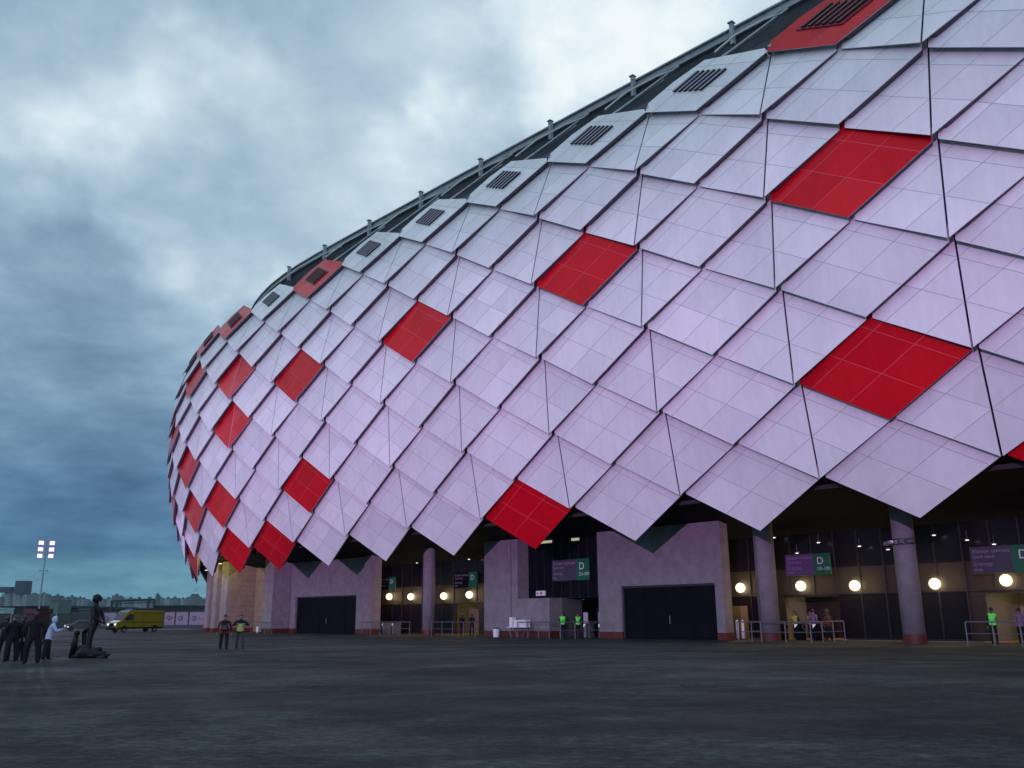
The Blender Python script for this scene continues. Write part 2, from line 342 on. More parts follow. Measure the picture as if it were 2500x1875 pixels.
KS = 0.42     # outward shingle step per level
T1, T2, TE = 0.43, 0.84, 1.20
RED_SET = {(-1.5, 2), (-1.5, 6), (-1.5, 10), (.5, 6), (2.5, 6), (1.5, 0), (4.5, 6), (4.5, 2), (4.5, 10), (6, 7), (6, 5), (5.5, 0), (6.5, 0), (6.5, 2),
           (7.5, 2), (7.5, 4), (6.5, 10), (7.5, 10), (8.5, 10), (7.5, 8), (-2.5, 0), (8.5, 0), (9.5, 0), (9, 3), (9.5, 6), (9, 7), (10, 5), (8.5, 6), (9.5, 2), (10.5, 4), (10.5, 8), (-4, 5), (12, 7)}
def panel(c0, L0, top=False):
    red = (c0, L0) in RED_SET
    crease = abs(c0 - round(c0)) < 0.01
    T = Q(c0, L0, 0); A = Q(c0 - .5, L0 + 1, -KS); B = Q(c0 + .5, L0 + 1, -KS)
    if crease:
        V = Q(c0, L0 + 2, -2 * KS)
        def P(a, b): 
            if a >= b: return T + (V - T) * b + (A - T) * (a - b)
            return T + (V - T) * a + (B - T) * (b - a)
    else:
        def P(a, b): return T + (A - T) * a + (B - T) * b
    rj = random.Random(int(c0 * 100 + L0 * 7)); jn = (A - T).cross(B - T).normalized()
    A = A + jn * rj.uniform(-.02, .02); B = B + jn * rj.uniform(-.02, .02)
    nrm = (A - T).cross(B - T).normalized()
    if nrm.dot(Q(c0, L0 + 1, 1) - Q(c0, L0 + 1, 0)) < 0: nrm = -nrm
    th_ = 0.05
    mb = MB()   # 0 face 1 edge 2 joint 3 dark back
    if top: poly = [(0, 0), (1.0, 0), (1.07, .12), (.97, 1.05), (.58, 1.17), (.18, 1.17), (0, 1.0)]
    else: poly = [(0, 0), (.965, 0), (TE, TE - .965), (TE, TE), (TE - .965, TE), (0, .965)]
    def clip(pl, f):   # keep f(p) >= 0
        o = []
        for i, p in enumerate(pl):
            q = pl[(i + 1) % len(pl)]; fp, fq = f(p), f(q)
            if fp >= 0: o.append(p)
            if (fp >= 0) != (fq >= 0):
                k = fp / (fp - fq); o.append((p[0] + (q[0] - p[0]) * k, p[1] + (q[1] - p[1]) * k))
        return o
    pieces = [poly]
    if crease:
        g = 0.011
        pieces = [clip(poly, lambda p: p[0] - p[1] - g), clip(poly, lambda p: p[1] - p[0] - g)]
        # dark strip set back behind the open joint
        bp = clip(clip(poly, lambda p: .06 - (p[0] - p[1])), lambda p: .06 + (p[0] - p[1]))
        pass
    for pc in pieces:
        f = [P(*p) for p in pc]
        gfr = [p - nrm * th_ for p in f]
        for i in range(len(f)): mb.poly([f[(i + 1) % len(f)], gfr[(i + 1) % len(f)], gfr[i], f[i]], 1)
        mb.poly(gfr[::-1], 1)
        cuts = [-9, T1, T2, 9]
        for ia in range(3):
            for ib in range(3):
                q_ = pc
                for fn in (lambda p: p[0] - cuts[ia], lambda p: cuts[ia + 1] - p[0], lambda p: p[1] - cuts[ib], lambda p: cuts[ib + 1] - p[1]):
                    q_ = clip(q_, fn) if len(q_) > 2 else []
                if len(q_) > 2: mb.poly([P(*p) for p in q_], rj.choice((0, 0, 4, 5)))
    # dark box frame behind the sheet, set in from its rim
    for pc in pieces:
        cx_ = (sum(p[0] for p in pc) / len(pc), sum(p[1] for p in pc) / len(pc))
        q_ = clip([(cx_[0] + (p[0] - cx_[0]) * .985, cx_[1] + (p[1] - cx_[1]) * .985) for p in pc], lambda p: p[0] - .14)
        if len(q_) < 3: continue
        fr = [P(*p) - nrm * (th_ + .004) for p in q_]
        mb.prism(fr, -nrm * .22, 3)
    # joints between the sub-panels: narrow cover strips standing 6 mm proud
    w = 0.030 / ((A - T).length)
    def strip(p, q, hw):
        for pc in pieces:
            # cut the segment by the convex piece
            t0, t1 = 0.0, 1.0; n = len(pc)
            ar = sum(pc[i][0] * pc[(i + 1) % n][1] - pc[(i + 1) % n][0] * pc[i][1] for i in range(n))
            ok = True
            for i in range(n):
                a, b = pc[i], pc[(i + 1) % n]
                if ar < 0: a, b = b, a
                nx, ny = -(b[1] - a[1]), (b[0] - a[0])
                d0 = (p[0] - a[0]) * nx + (p[1] - a[1]) * ny; d1 = (q[0] - a[0]) * nx + (q[1] - a[1]) * ny
                if d0 < 0 and d1 < 0: ok = False; break
                if d0 < 0: t0 = max(t0, d0 / (d0 - d1))
                elif d1 < 0: t1 = min(t1, d0 / (d0 - d1))
            if not ok or t1 - t0 < 0.03: continue
            t0 += .004; t1 -= .004
            a = (p[0] + (q[0] - p[0]) * t0, p[1] + (q[1] - p[1]) * t0); b = (p[0] + (q[0] - p[0]) * t1, p[1] + (q[1] - p[1]) * t1)
            dx, dy = (1, 0) if abs(q[0] - p[0]) < 1e-6 else (0, 1)
            quad = [(a[0] - dx * hw, a[1] - dy * hw), (a[0] + dx * hw, a[1] + dy * hw), (b[0] + dx * hw, b[1] + dy * hw), (b[0] - dx * hw, b[1] - dy * hw)]
            mb.prism([P(*z_) + nrm * .006 for z_ in quad], -nrm * .004, 2)
    for k in (T1, T2):
        strip((k, -.2), (k, 1.4), w / 2); strip((-.2, k), (1.4, k), w / 2)
    # bright folded rim along the two lower edges
    o = mb.build('facade_panel', [RED if red else WHITE, EDGE, TRIMR if red else TRIM, FRAMEM, REDB if red else WHITEB, REDC if red else WHITEC], stadium, normals=False)
    bmx = bmesh.new(); bmx.from_mesh(o.data); bmesh.ops.remove_doubles(bmx, verts=bmx.verts, dist=1e-4); bmesh.ops.recalc_face_normals(bmx, faces=bmx.faces); bmx.to_mesh(o.data); bmx.free()
    kind = ('red' if red else 'white')
    if red: o['label'] = 'red facade panel'
    if top:
        lv = MB(); 
        if red: lv.prism([P(a, b) + nrm * .02 for a, b in ((.33, .27), (.75, .27), (.75, .93), (.33, .93))], nrm * .04, 1)
        for i in range(6):
            b0 = .34 + i * .10
            q = [P(.36, b0) + nrm * .16, P(.73, b0) + nrm * .16, P(.73, b0 + .042) + nrm * .16, P(.36, b0 + .042) + nrm * .16]
            lv.prism(q, -nrm * .12, 0, 2)
        lv.build('louver', [SLATR if red else SLAT, SLATR, SLATD], o)
    return o
panels = []
c = -4.0
while c <= 12.5:
    half = abs(c - round(c)) > 0.1
    for l in (range(0, 11, 2) if half else range(1, 10, 2)):
        big = 1.0
        cen = Q(c, l + 1)
        dist = (cen - Vector((0, 0, 1.6))).length
        nrm = (Q(c, l + 1, 1) - cen)
        face = -nrm.dot((cen - Vector((0, 0, 1.6))).normalized())
        panels.append((face / dist ** 2, c, l, half and l == 10))
    c += 0.5
# is it in the frame?
def project(p):
    q = cam.matrix_world.inverted() @ p
    if q.z > -0.1: return (-9999, -9999)
    return (1250 + FPX * q.x / -q.z, 937.5 - FPX * q.y / -q.z)
sel = []
for k, c, l, top in panels:
    u, v = project(Q(c, l + 1)); vis = -150 < u < 2650 and -150 < v < 2000
    sel.append((k if vis and k > 0 else k - 1.0, c, l, top))
sel.sort(reverse=True)
rest = []
for i, (k, c, l, top) in enumerate(sel):
    o = panel(c, l, top)
    if i >= 100: rest.append(o)
# everything past the hundred largest is one mesh
bpy.context.view_layer.update()
rb = MB(); rmats = [FRAMEM, WHITE, RED, WHITEB, WHITEC, REDB, REDC, EDGE, TRIM, TRIMR, DARKM, SLAT, SLATR, SLATD]
for o in rest:
    for ob in [o] + list(o.children):
        me = ob.data; i0 = len(rb.v); rb.v += [tuple(ob.matrix_world @ v.co) for v in me.vertices]
        for p_ in me.polygons: rb.f.append(tuple(i0 + i for i in p_.vertices)); rb.mi.append(rmats.index(me.materials[p_.material_index]))
for o in rest:
    for ch in list(o.children): bpy.data.objects.remove(ch)
    bpy.data.objects.remove(o)
r_ = rb.build('facade_panel', rmats, stadium); r_['kind'] = 'stuff'

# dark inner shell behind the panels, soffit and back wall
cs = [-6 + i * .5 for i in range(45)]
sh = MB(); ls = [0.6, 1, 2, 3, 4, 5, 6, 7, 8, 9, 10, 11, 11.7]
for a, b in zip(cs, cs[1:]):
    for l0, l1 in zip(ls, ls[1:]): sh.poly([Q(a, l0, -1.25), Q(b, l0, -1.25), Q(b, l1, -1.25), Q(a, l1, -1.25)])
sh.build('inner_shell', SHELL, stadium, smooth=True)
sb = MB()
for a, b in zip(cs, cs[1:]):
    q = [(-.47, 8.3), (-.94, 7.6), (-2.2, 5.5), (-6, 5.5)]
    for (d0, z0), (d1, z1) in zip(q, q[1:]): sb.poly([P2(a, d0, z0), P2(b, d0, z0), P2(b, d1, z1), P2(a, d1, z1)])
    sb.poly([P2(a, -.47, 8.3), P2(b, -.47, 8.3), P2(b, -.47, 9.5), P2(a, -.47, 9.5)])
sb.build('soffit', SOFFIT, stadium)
# soffit brackets: pipes tying each lowest tip back to the structure
for c in [i + .5 for i in range(-3, 10)]:
    pb = MB(); T = Q(c, .25, -.25)
    for dc in (-.35, .35): pb.tube(T, P2(c + dc, -.5, 8.6), .07)
    pb.build('strut', DARKM, stadium)

# roof edge
ZB = 41.4; DB = -1.0
rbm = MB(); 
for a, b in zip(cs, cs[1:]):
    prof = [(DB, ZB), (DB, ZB - .12), (DB - .02, ZB - .12), (DB - .02, ZB - .62), (DB, ZB - .62), (DB, ZB - .75), (DB - .04, ZB - .75), (DB - .04, ZB)]
    for i in range(len(prof)):
        (d0, z0), (d1, z1) = prof[i], prof[(i + 1) % len(prof)]
        rbm.poly([P2(a, d0, z0), P2(b, d0, z0), P2(b, d1, z1), P2(a, d1, z1)])
rbm.build('ring_beam', BEAM, stadium)
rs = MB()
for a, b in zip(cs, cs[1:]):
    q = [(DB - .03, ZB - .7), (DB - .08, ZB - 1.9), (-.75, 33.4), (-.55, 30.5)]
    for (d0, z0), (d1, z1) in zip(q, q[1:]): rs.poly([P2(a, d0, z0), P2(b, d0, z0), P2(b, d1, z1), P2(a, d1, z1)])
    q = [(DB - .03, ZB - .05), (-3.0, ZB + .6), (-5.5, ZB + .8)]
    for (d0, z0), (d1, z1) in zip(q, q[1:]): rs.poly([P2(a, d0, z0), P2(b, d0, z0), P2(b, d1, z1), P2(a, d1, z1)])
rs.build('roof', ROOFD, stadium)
for i in range(-2, 8):
    c = i - .3
    b = MB(); p0 = P2(c, DB + .035, ZB - 1.55); p1 = P2(c, DB + .035, ZB + .12)
    n2 = (P2(c, 1, 0) - P2(c, 0, 0)).normalized(); tg = UP.cross(n2)
    b.box(p0 - tg * .12 - n2 * .3, tg * .24, n2 * .34, p1 - p0)
    b.box(p1 - tg * .20 - n2 * .32, tg * .40, n2 * .45, UP * .07)
    b.build('roof_post', BEAM, stadium)
    if i > 5: continue
    # pair of tubular struts from the panel corner up to the beam
    s_ = MB(); base = Q(i, 11.15, -.5)
    s_.tube(base, P2(i - .62, DB + .02, ZB - 1.5), .13); s_.tube(Q(i, 11.0, -.6), P2(i - .78, DB + .02, ZB - 1.0), .11)
    s_.tube(Q(i - .12, 11.2, -.6), Q(i - .6, 11.2, -.9), .08)
    s_.build('strut', STEEL, stadium)
    h = MB(); a = Q(i + .42, 11.9, -.3); q = P2(i + .25, DB + .05, ZB - 1.3)
    pts = [a, a.lerp(q, .35) + n2 * .45, a.lerp(q, .75) + n2 * .35, q]
    h.path(pts, .07); h.build('hook_rod', mat('light_rod', (.45, .47, .45), .5), stadium)

# ---- entrance level
def part(name, m, fn, label=None):
    b = MB(); fn(b); o = b.build(name, m, stadium)
    if label: o['label'] = label
    return o
def wall_piece(t0, t1, D0, D1, z1=9.4, m=CONC, z0=0.45, plinth=True):
    def f(b): wbox(b, t0, t1, D0, D1, z0 if plinth else 0, z1)
    o = part('wall', m, f)
    if plinth: part('plinth', PLINTH, lambda b: wbox(b, t0 - .02, t1 + .02, D0 - .03, D1, 0, .45 - .003))
    return o
# wall with the big gate
w_ = MB(); wbox(w_, 33.0, 33.6, 49.5, 50.4, .45, 9.4); wbox(w_, 41.3, 43.4, 49.5, 54, .45, 9.4); wbox(w_, 33.6, 41.3, 49.5, 50.4, 3.5, 9.4)
w_.build('wall', CONC, stadium, weld=True)
for _a, _b in ((32.98, 33.6), (41.3, 43.42)): part('plinth', PLINTH, lambda b: wbox(b, _a, _b, 49.47, 50.4, 0, .447))
def gate(t0, t1, D, z1, n):
    b = MB(); wbox(b, t0 + .003, t1 - .003, D, D + .15, 0, z1 - .003, 0)
    step = (t1 - t0) / n
    for i in range(n):
        for (za, zb) in ((.15, z1 * .33), (z1 * .36, z1 * .66), (z1 * .69, z1 - .12)):
            wbox(b, t0 + i * step + .08, t0 + (i + 1) * step - .08, D - .03, D - .003, za, zb, 1)
    o = b.build('gate', [BLACK, CLAD], stadium)
    fr_ = MB(); wbox(fr_, t0 + .003, t0 + .10, D - .10, D - .033, 0, z1 - .004); wbox(fr_, t1 - .10, t1 - .003, D - .10, D - .033, 0, z1 - .004); wbox(fr_, t0 + .103, t1 - .103, D - .10, D - .033, z1 - .12, z1 - .004); fr_.build('gate_frame', DARKM, o)
    h = MB(); m_ = (t0 + t1) / 2; wbox(h, m_ - .12, m_ - .06, D - .12, D - .033, 1.0, 1.5); h.build('handle', STEEL, o)
gate(33.6, 41.3, 49.75, 3.5, 4)
# wall with the arched shadow and its low return
w_ = MB(); wbox(w_, 51.5, 55.4, 49.3, 54, .45, 9.4); wbox(w_, 48.1, 51.5, 49.3, 50.4, .45, 2.85)
w_.build('wall', CONC, stadium, weld=False)
part('plinth', PLINTH, lambda b: wbox(b, 48.08, 55.42, 49.27, 50.4, 0, .447))
part('wall_joint', CLAD2, lambda b: wbox(b, 52.22, 52.26, 49.285, 49.298, .45, 8.5))
# black cladding above the guards' opening
cl = MB(); wbox(cl, 43.4, 51.5, 50.5, 50.8, 2.87, 9.4, 0)
for i in range(1, 9): wbox(cl, 43.4 + i * .9 - .03, 43.4 + i * .9 + .03, 50.44, 50.497, 2.87, 9.3, 1)
cl.build('cladding', [CLAD, CLAD2], stadium)
part('wall', mat('grey_panel', (.10, .11, .10), .7), lambda b: wbox(b, 47.75, 48.09, 50.3, 52.5, 0, 2.86))
for (u, v, w, h) in ((1338, 1314, .5, .45), (1354, 1314, .75, .45), (1420, 1319, .75, .5)):
    t = {1338: 49.5, 1354: 48.8, 1420: 46.0}[u]
    wn = MB(); wbox(wn, t, t + w, 50.40, 50.49, 7.02, 7.02 + h); wn.build('window', mat('lit_window', (.5, .5, .4), .4, emit=(.9, .85, .55), estr=.45), stadium)
# slab wall with gate, far left
w_ = MB(); wbox(w_, 73.6, 75.4, 50.5, 51.4, .45, 9.4); wbox(w_, 86.8, 87.8, 50.5, 51.4, .45, 9.4); wbox(w_, 75.4, 86.8, 50.5, 51.4, 3.65, 9.4)
w_.build('wall', CONC, stadium)
for _a, _b in ((73.6, 75.4), (86.8, 87.8)): part('plinth', PLINTH, lambda b: wbox(b, _a, _b, 50.47, 51.4, 0, .447))
wall_piece(72.3, 73.597, 50.1, 51.2)
gate(75.4, 86.8, 50.8, 3.65, 5)
# fins at the far end
part('glazing', GLASSD, lambda b: wbox(b, 84.0, 92, 51.6, 51.8, 0, 9.4))
for (t0, t1, D0, D1, m) in ((88.1, 90.1, 48.5, 52, CONC), (98.6, 100.1, 48.5, 52.5, CONCB), (101.4, 102.4, 48.6, 54, CONCB), (104.1, 105.0, 49.0, 56, CONCB)):
    b = MB(); wbox(b, t0, t1, D0 + .35, D1, .45, 9.2); b.build('pier', m, stadium)
    b = MB(); wbox(b, t0, t1, D0, D0 + .347, .45, 9.2); b.build('pier_face', CONC, stadium)
    b = MB(); wbox(b, t0 - .02, t1 + .02, D0 - .03, D1, 0, .447); b.build('plinth', PLINTH, stadium)
part('wall', CONCB, lambda b: wbox(b, 90.12, 98.58, 52.0, 52.4, 0, 9.2))
part('wall', CONCB, lambda b: (wbox(b, 100.12, 101.38, 53, 53.4, 0, 9.2), wbox(b, 102.42, 104.08, 54, 54.4, 0, 9.2)))
part('wall', CONCB, lambda b: wbox(b, 105.02, 110.0, 60, 60.4, 0, 9.2))
# round columns
for t, D, r in ((21.15, 49.2, .57), (29.7, 49.2, .60), (63.2, 49.8, .55), (12.6, 49.2, .57)):
    b = MB(); b.tube(W(t, D, .47), W(t, D, 9.0), r, 28); o = b.build('column', CONC, stadium, smooth=True)
    for p_ in o.data.polygons: p_.use_smooth = len(p_.vertices) == 4
    b = MB(); b.tube(W(t, D, 0), W(t, D, .467), r + .02, 28); b.build('plinth', PLINTH, stadium)
    if t > 22: 
        b = MB(); p = W(t, D, 0) - NN * (r - .005) * .92 + E_ * r * .38; b.tube(p + UP * .5, p + UP * 8, .018, 5); b.build('column_seam', CLAD2, stadium)
# back wall of the entrance bays, with openings
DW = 54.0
def back_wall(t0, t1, openings):
    b = MB(); t = t0
    for (a, c_, zt) in openings:
        wbox(b, t, a, DW, DW + .2, 0, 7.4, 0); wbox(b, a, c_, DW, DW + .2, zt, 7.4, 0); t = c_
    wbox(b, t, t1, DW, DW + .2, 0, 7.4, 0)
    n = int((t1 - t0) / 1.5)
    for i in range(n + 1):
        x = t0 + i * (t1 - t0) / n
        if any(a - .05 < x < c_ + .05 for a, c_, _ in openings): wbox(b, x - .04, x + .04, DW - .06, DW - .003, 2.75, 7.3, 1)
        else: wbox(b, x - .04, x + .04, DW - .06, DW - .003, 0, 7.3, 1)
    wbox(b, t0, t1, DW - .09, DW - .063, 2.72, 2.82, 1)
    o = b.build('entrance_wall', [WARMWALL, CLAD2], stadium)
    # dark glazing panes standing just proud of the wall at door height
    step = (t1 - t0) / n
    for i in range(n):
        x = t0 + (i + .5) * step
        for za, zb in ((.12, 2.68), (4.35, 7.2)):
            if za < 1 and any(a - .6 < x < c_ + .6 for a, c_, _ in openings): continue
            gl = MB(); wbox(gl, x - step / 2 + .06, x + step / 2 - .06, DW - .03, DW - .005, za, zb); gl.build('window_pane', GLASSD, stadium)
back_wall(0.0, 41.5, [(14.5, 19.1, 2.55), (27.55, 31.4, 2.6)])
back_wall(55.4, 79.0, [(61.4, 64.6, 2.7)])
part('entrance_wall', mat('unlit_hall', (.03, .03, .035), .8), lambda b: (wbox(b, 43.4, 51.5, 57, 57.2, 0, 3), wbox(b, 43.4, 43.6, 50.8, 57, 0, 3), wbox(b, 51.44, 51.49, 50.81, 57, 0, 2.83), wbox(b, 43.4, 51.5, 50.8, 57, 2.84, 2.869)))
FLOORW = mat('hall_floor', (.45, .25, .07), .5, noise_amt=.3, noise_scale=2); HALLW = mat('hall_wall', (.30, .28, .19), .7, noise_amt=.1)
for (a, b_, lt, le) in ((14.3, 19.3, 16.9, 110), (27.3, 31.6, 28.3, 110), (61.0, 66.8, 62.5, 60)):
    part('hall', [HALLW, FLOORW], lambda b: (wbox(b, a, b_, 60, 60.2, .01, 2.9, 0), wbox(b, a - .2, a, 54.2, 60, .01, 2.9, 0), wbox(b, b_, b_ + .2, 54.2, 60, .01, 2.9, 0),
         wbox(b, a, b_, 54.2, 60, 2.9, 3.0, 0), wbox(b, a, b_, 53.0, 60, 0.006, .02, 1)))
# inner partition so that only part of the hall is brightly lit
    if lt > 20 and lt < 40: part('partition', WARMWALL, lambda b: wbox(b, 29.1, 31.5, 57, 57.1, .02, 2.9))
# doors with dark leaves, left bay
part('door', mat('door_leaf', (.2, .16, .08), .5), lambda b: wbox(b, 34.1, 35.35, 53.80, 53.9, 0, 2.1))
part('pavement_edge', CONC, lambda b: wbox(b, 0, 29.0, 52.9, 53.0, 0, .03))

# ------------------------------------------------------------------ lamps
def point(name, loc, e, c_, r=0.12, parent=None):
    l = bpy.data.lights.new(name, 'POINT'); l.energy = e; l.color = c_; l.shadow_soft_size = r
    o = bpy.data.objects.new(name, l); col.objects.link(o); o.location = loc
    if parent: o.parent = parent; o.matrix_parent_inverse = parent.matrix_world.inverted()
    return o
walls_l = [(74.5, 53.9, 3.5), (71.0, 53.9, 3.42), (66.0, 53.9, 3.38), (62.4, 53.9, 3.42), (34.45, 53.9, 3.28), (30.0, 53.9, 3.28), (26.4, 53.9, 3.2), (21.6, 53.9, 3.17), (17.8, 53.9, 3.24)]
desc = ['round warm wall lamp at the far left of the distant entrance bay', 'round warm wall lamp just left of the distant slim column', 'round warm wall lamp just right of the distant slim column',
        'round warm wall lamp below the dim D sign beside the plaster wall', 'round warm wall lamp beside the two white posts, left of the nearer cracked column', 'round warm wall lamp directly under the 121-123 sign, above the turnstiles',
        'round warm wall lamp between the 121-123 sign and the purple column with cameras', 'round warm wall lamp just right of the purple column with cameras', 'round warm wall lamp under the 120 sign at the right edge']
for (t, D, z), ds in zip(walls_l, desc):
    base = W(t, D, z); e0 = empty('wall_lamp', base); tag(e0, ds, 'wall lamp', 'warm round lamps along the entrance wall')
    b = MB(); b.tube(base, base - NN * .10, .26, 20); b.build('housing', DARKM, e0)
    b = MB(); b.ball(base - NN * .16, .32, 0, 18, 10, (1, 1, 1)); b.build('globe', LAMPW, e0, smooth=True)
    point('lamp_light', base - NN * .52, 110 if t < 40 else 75, (1.0, .62, .26), .08, e0)
dl = [((1972, 1286)), ((1998, 1324)), ((1946, 1350)), ((1890, 1312)), ((2236, 1267)), ((2098, 1333)), ((2280, 1306)), ((2361, 1318)), ((2427, 1328)), ((2168, 1341)), ((1018, 1374)), ((1145, 1365)), ((1096, 1354))]  # many of these are downlight reflections in the glazing, built as hanging lamps
dd_ = ['high round ceiling downlight left of the lower white tip above the 121-123 sign', 'ceiling downlight between the 121-123 sign and the upper one', 'small downlight right above the violet 121-123 sign', 'round downlight near the top of the cracked column',
       'downlight hidden partly by the white tip over the purple column', 'tiny downlight between the two purple columns', 'pair-like small downlight right of the tip over the purple column', 'round downlight midway between the purple column and the 120 sign',
       'downlight right above the 120 sign', 'downlight at the camera bracket on the purple column', 'downlight left of the slim distant column', 'downlight right of the slim distant column', 'faint downlight above the slim distant column']
def soffit_hit(u, v):
    d = ray(u, v); best = None
    for (D0, z0, D1, z1) in ((44.7, 8.3, 48.9, 7.6), (48.9, 7.6, 60, 5.5)):
        sl = (z1 - z0) / (D1 - D0); dn_ = d.dot(NN)
        # 1.6 + k dz = z0 + sl (k dn - D0)
        k = (z0 - sl * D0 - 1.6) / (d.z - sl * dn_)
        if k > 0 and D0 - .5 < k * dn_ < min(D1, 53.6): best = k
    if best is None: best = 53.2 / d.dot(NN)
    return Vector((0, 0, 1.6)) + d * best
for (u, v), ds in zip(dl, dd_):
    p = soffit_hit(u, v); e0 = empty('ceiling_light', p); tag(e0, ds, 'ceiling light', 'small downlights under the stadium overhang')
    b = MB(); b.tube(p + UP * .06, p + UP * .5, .03, 6); b.tube(p, p + UP * .08, .17, 16); b.build('housing', DARKM, e0)
    b = MB(); b.tube(p - UP * .012, p - UP * .04, .10, 16, r2=.07); b.build('lens', LAMPC, e0)
# hall lamps
for t, D, z, e_w, ds in ((28.2, 57.0, 2.3, 28, 'bare bright lamp inside the doorway under the 121-123 sign'), (16.9, 57.0, 2.35, 28, 'bare bright lamp inside the doorway at the right edge'), (63.5, 57.0, 2.4, 25, 'small lamp inside the distant doorway behind the railings')):
    p = W(t, D, z); e0 = empty('hall_lamp', p); tag(e0, ds, 'lamp', 'lamps inside the entrance halls')
    b = MB(); b.ball(p, .13, 0); b.build('bulb', LAMPW, e0, smooth=True)
    b = MB(); b.tube(p + UP * .14, W(t, D, 2.9), .02, 6); b.build('rod', DARKM, e0)
    point('lamp_light', p - NN * .4 - UP * .05, e_w, (1.0, .85, .5), .12, e0)
# yellow uplights among the far piers
for i, (t, D, z, e_w, ds) in enumerate(((96.8, 46.6, 7.6, 260, 'yellow floodlight under the facade tips above the widest far pier'), (101.0, 46.8, 7.7, 110, 'yellow floodlight under the facade tips above the narrow far piers'),
                                       (107.5, 50.0, 7.4, 60, 'tilted yellow floodlight at the hanging tips on the outer left end'))):
    p = W(t, D, z); e0 = empty('floodlight', p); tag(e0, ds, 'floodlight', 'yellow floodlights under the far end of the facade')
    b = MB(); b.cbox(p, .5, .25, .22, rz=ANG); b.build('housing', DARKM, e0, bevel=.02)
    b = MB(); b.cbox(p - UP * .13, .42, .2, .03, rz=ANG); b.build('lens', LAMPY, e0)
    point('lamp_light', p - UP * .35, e_w, (1.0, .86, .22), .15, e0)

# ------------------------------------------------------------------ flood masts
def mast(base, H, aim, label, lights):
    e0 = empty('floodlight_mast', base); tag(e0, label, 'floodlight mast', 'tall floodlight masts round the square')
    b = MB(); b.tube(base, base + UP * H, .28, 12, r2=.11); b.tube(base, base + UP * .5, .45, 12); b.build('pole', STEEL, e0)
    fwd = (aim - base); fwd.z = 0; fwd.normalize(); side = fwd.cross(UP)
    b = MB()
    for k in range(3): b.tube(base + UP * (H - .25 - k * 1.75) - side * 1.55, base + UP * (H - .25 - k * 1.75) + side * 1.55, .05, 6)
    for s_ in (-1, 1): b.tube(base + UP * (H - .2) + side * s_ * 1.5, base + UP * (H - 4.3) + side * s_ * 1.5, .04, 6)
    b.build('lamp_frame', STEEL, e0)
    for k in range(3):
        for s_ in (-1, 1):
            p = base + UP * (H - .65 - k * 1.75) + side * s_ * 1.35
            d = (aim - p).normalized(); x = d.cross(UP).normalized(); y = x.cross(d)
            m3 = Matrix((x, y, -d)).transposed()
            b = MB(); b.cbox(p - d * .2, 1.35, 1.15, .35, m=m3); o = b.build('lamp_head', DARKM, e0)
            b = MB(); b.cbox(p, 1.22, 1.02, .03, m=m3); b.build('lens', LAMPF, o)
    b = MB()
    for s_ in (-1, 1): b.cbox(base + UP * (H * .64) + side * s_ * .85, .5, .4, .35); 
    b.tube(base + UP * (H * .64 + .1) - side * .9, base + UP * (H * .64 + .1) + side * .9, .04, 6)
    b.build('camera_box', STEEL, e0)
    for (tgt, pw, ang, blend) in lights:
        l = bpy.data.lights.new('mast_light', 'SPOT'); l.energy = pw; l.color = FLOODC; l.spot_size = R(ang); l.spot_blend = blend; l.shadow_soft_size = .7
        o = bpy.data.objects.new('mast_light', l); col.objects.link(o); p = base + UP * (H - 2) + fwd * 1.2
        o.matrix_world = Matrix.Translation(p) @ (tgt - p).to_track_quat('-Z', 'Y').to_matrix().to_4x4()
        mw = o.matrix_world.copy(); o.parent = e0; o.matrix_parent_inverse = e0.matrix_world.inverted(); o.matrix_basis = mw
    return e0
FLOODC = (0.86, 0.46, 1.0)
mast(Vector((-52, -112, 0)), 22, W(50, 45, 8), 'tall mast with six glowing violet lamps standing behind the photographer',
     [(W(t_, 42, 14), p_ * 1.0, a_ + .6, 1.0) for t_, p_, a_ in ((122, 4.4e5, 12.5), (106, 4.3e5, 12.5), (91, 4.0e5, 12.5), (76, 3.6e5, 13), (61, 3.2e5, 13.5), (46, 2.8e5, 14), (31, 2.5e5, 14.5), (16, 2.3e5, 15), (0, 2.3e5, 15))])
b0 = at_depth(91, 1520, 250); b0.z = 0
mast(b0, 22.6, Vector((0, 0, 0)), 'distant floodlight mast with six glowing pink-white lamps on the left skyline', [(W(112, 56, 12), 6e4, 24, .8)])

# ------------------------------------------------------------------ signs
def sign(t0, t1, t2, D, z0, z1, number, violet, label, big=True):
    """t0 left edge, t1 split, t2 right edge (t falls to the right)"""
    base = W(t0, D, z0); e0 = empty('entrance_sign', base); tag(e0, label, 'sign', 'entrance signs over the gates')
    b = MB(); wbox(b, t1, t0, D, D + .06, z0, z1); b.build('text_board', violet, e0)
    b = MB(); wbox(b, t2, t1 - .003, D - .01, D + .06, z0, z1); b.build('letter_board', GREEN, e0)
    h = z1 - z0; xd = -E_; w1 = t0 - t1; w2 = t1 - t2
    f = D - .012
    def tx(s, size, tt, z, m): text('lettering', s, size, m, W(tt, f, z), xd, UP, e0)
    tx('Южная трибуна', min(.30, w1 / 8.4), t0 - .12, z0 + h * .77, LETTERD); tx('South stand', min(.24, w1 / 9), t0 - .12, z0 + h * .58, LETTERD)
    tx('Сектор', min(.28, w1 / 6), t0 - .12, z0 + h * .28, LETTERD); tx('Area', min(.22, w1 / 9), t0 - .12, z0 + h * .10, LETTERD)
    f = D - .018
    text('lettering', 'D', h * .47, LETTER, W(t1 - w2 * .22, f, z0 + h * .50), xd, UP, e0)
    if number: text('lettering', number, h * .20, LETTER, W(t1 - w2 * (.42 if len(number) < 4 else .2), f, z0 + h * .22), xd, UP, e0)
sign(30.5, 28.6, 27.45, 53, 3.9, 5.2, '121-123', SIGNV, 'violet and green D sign numbered 121-123 right of the cracked column')
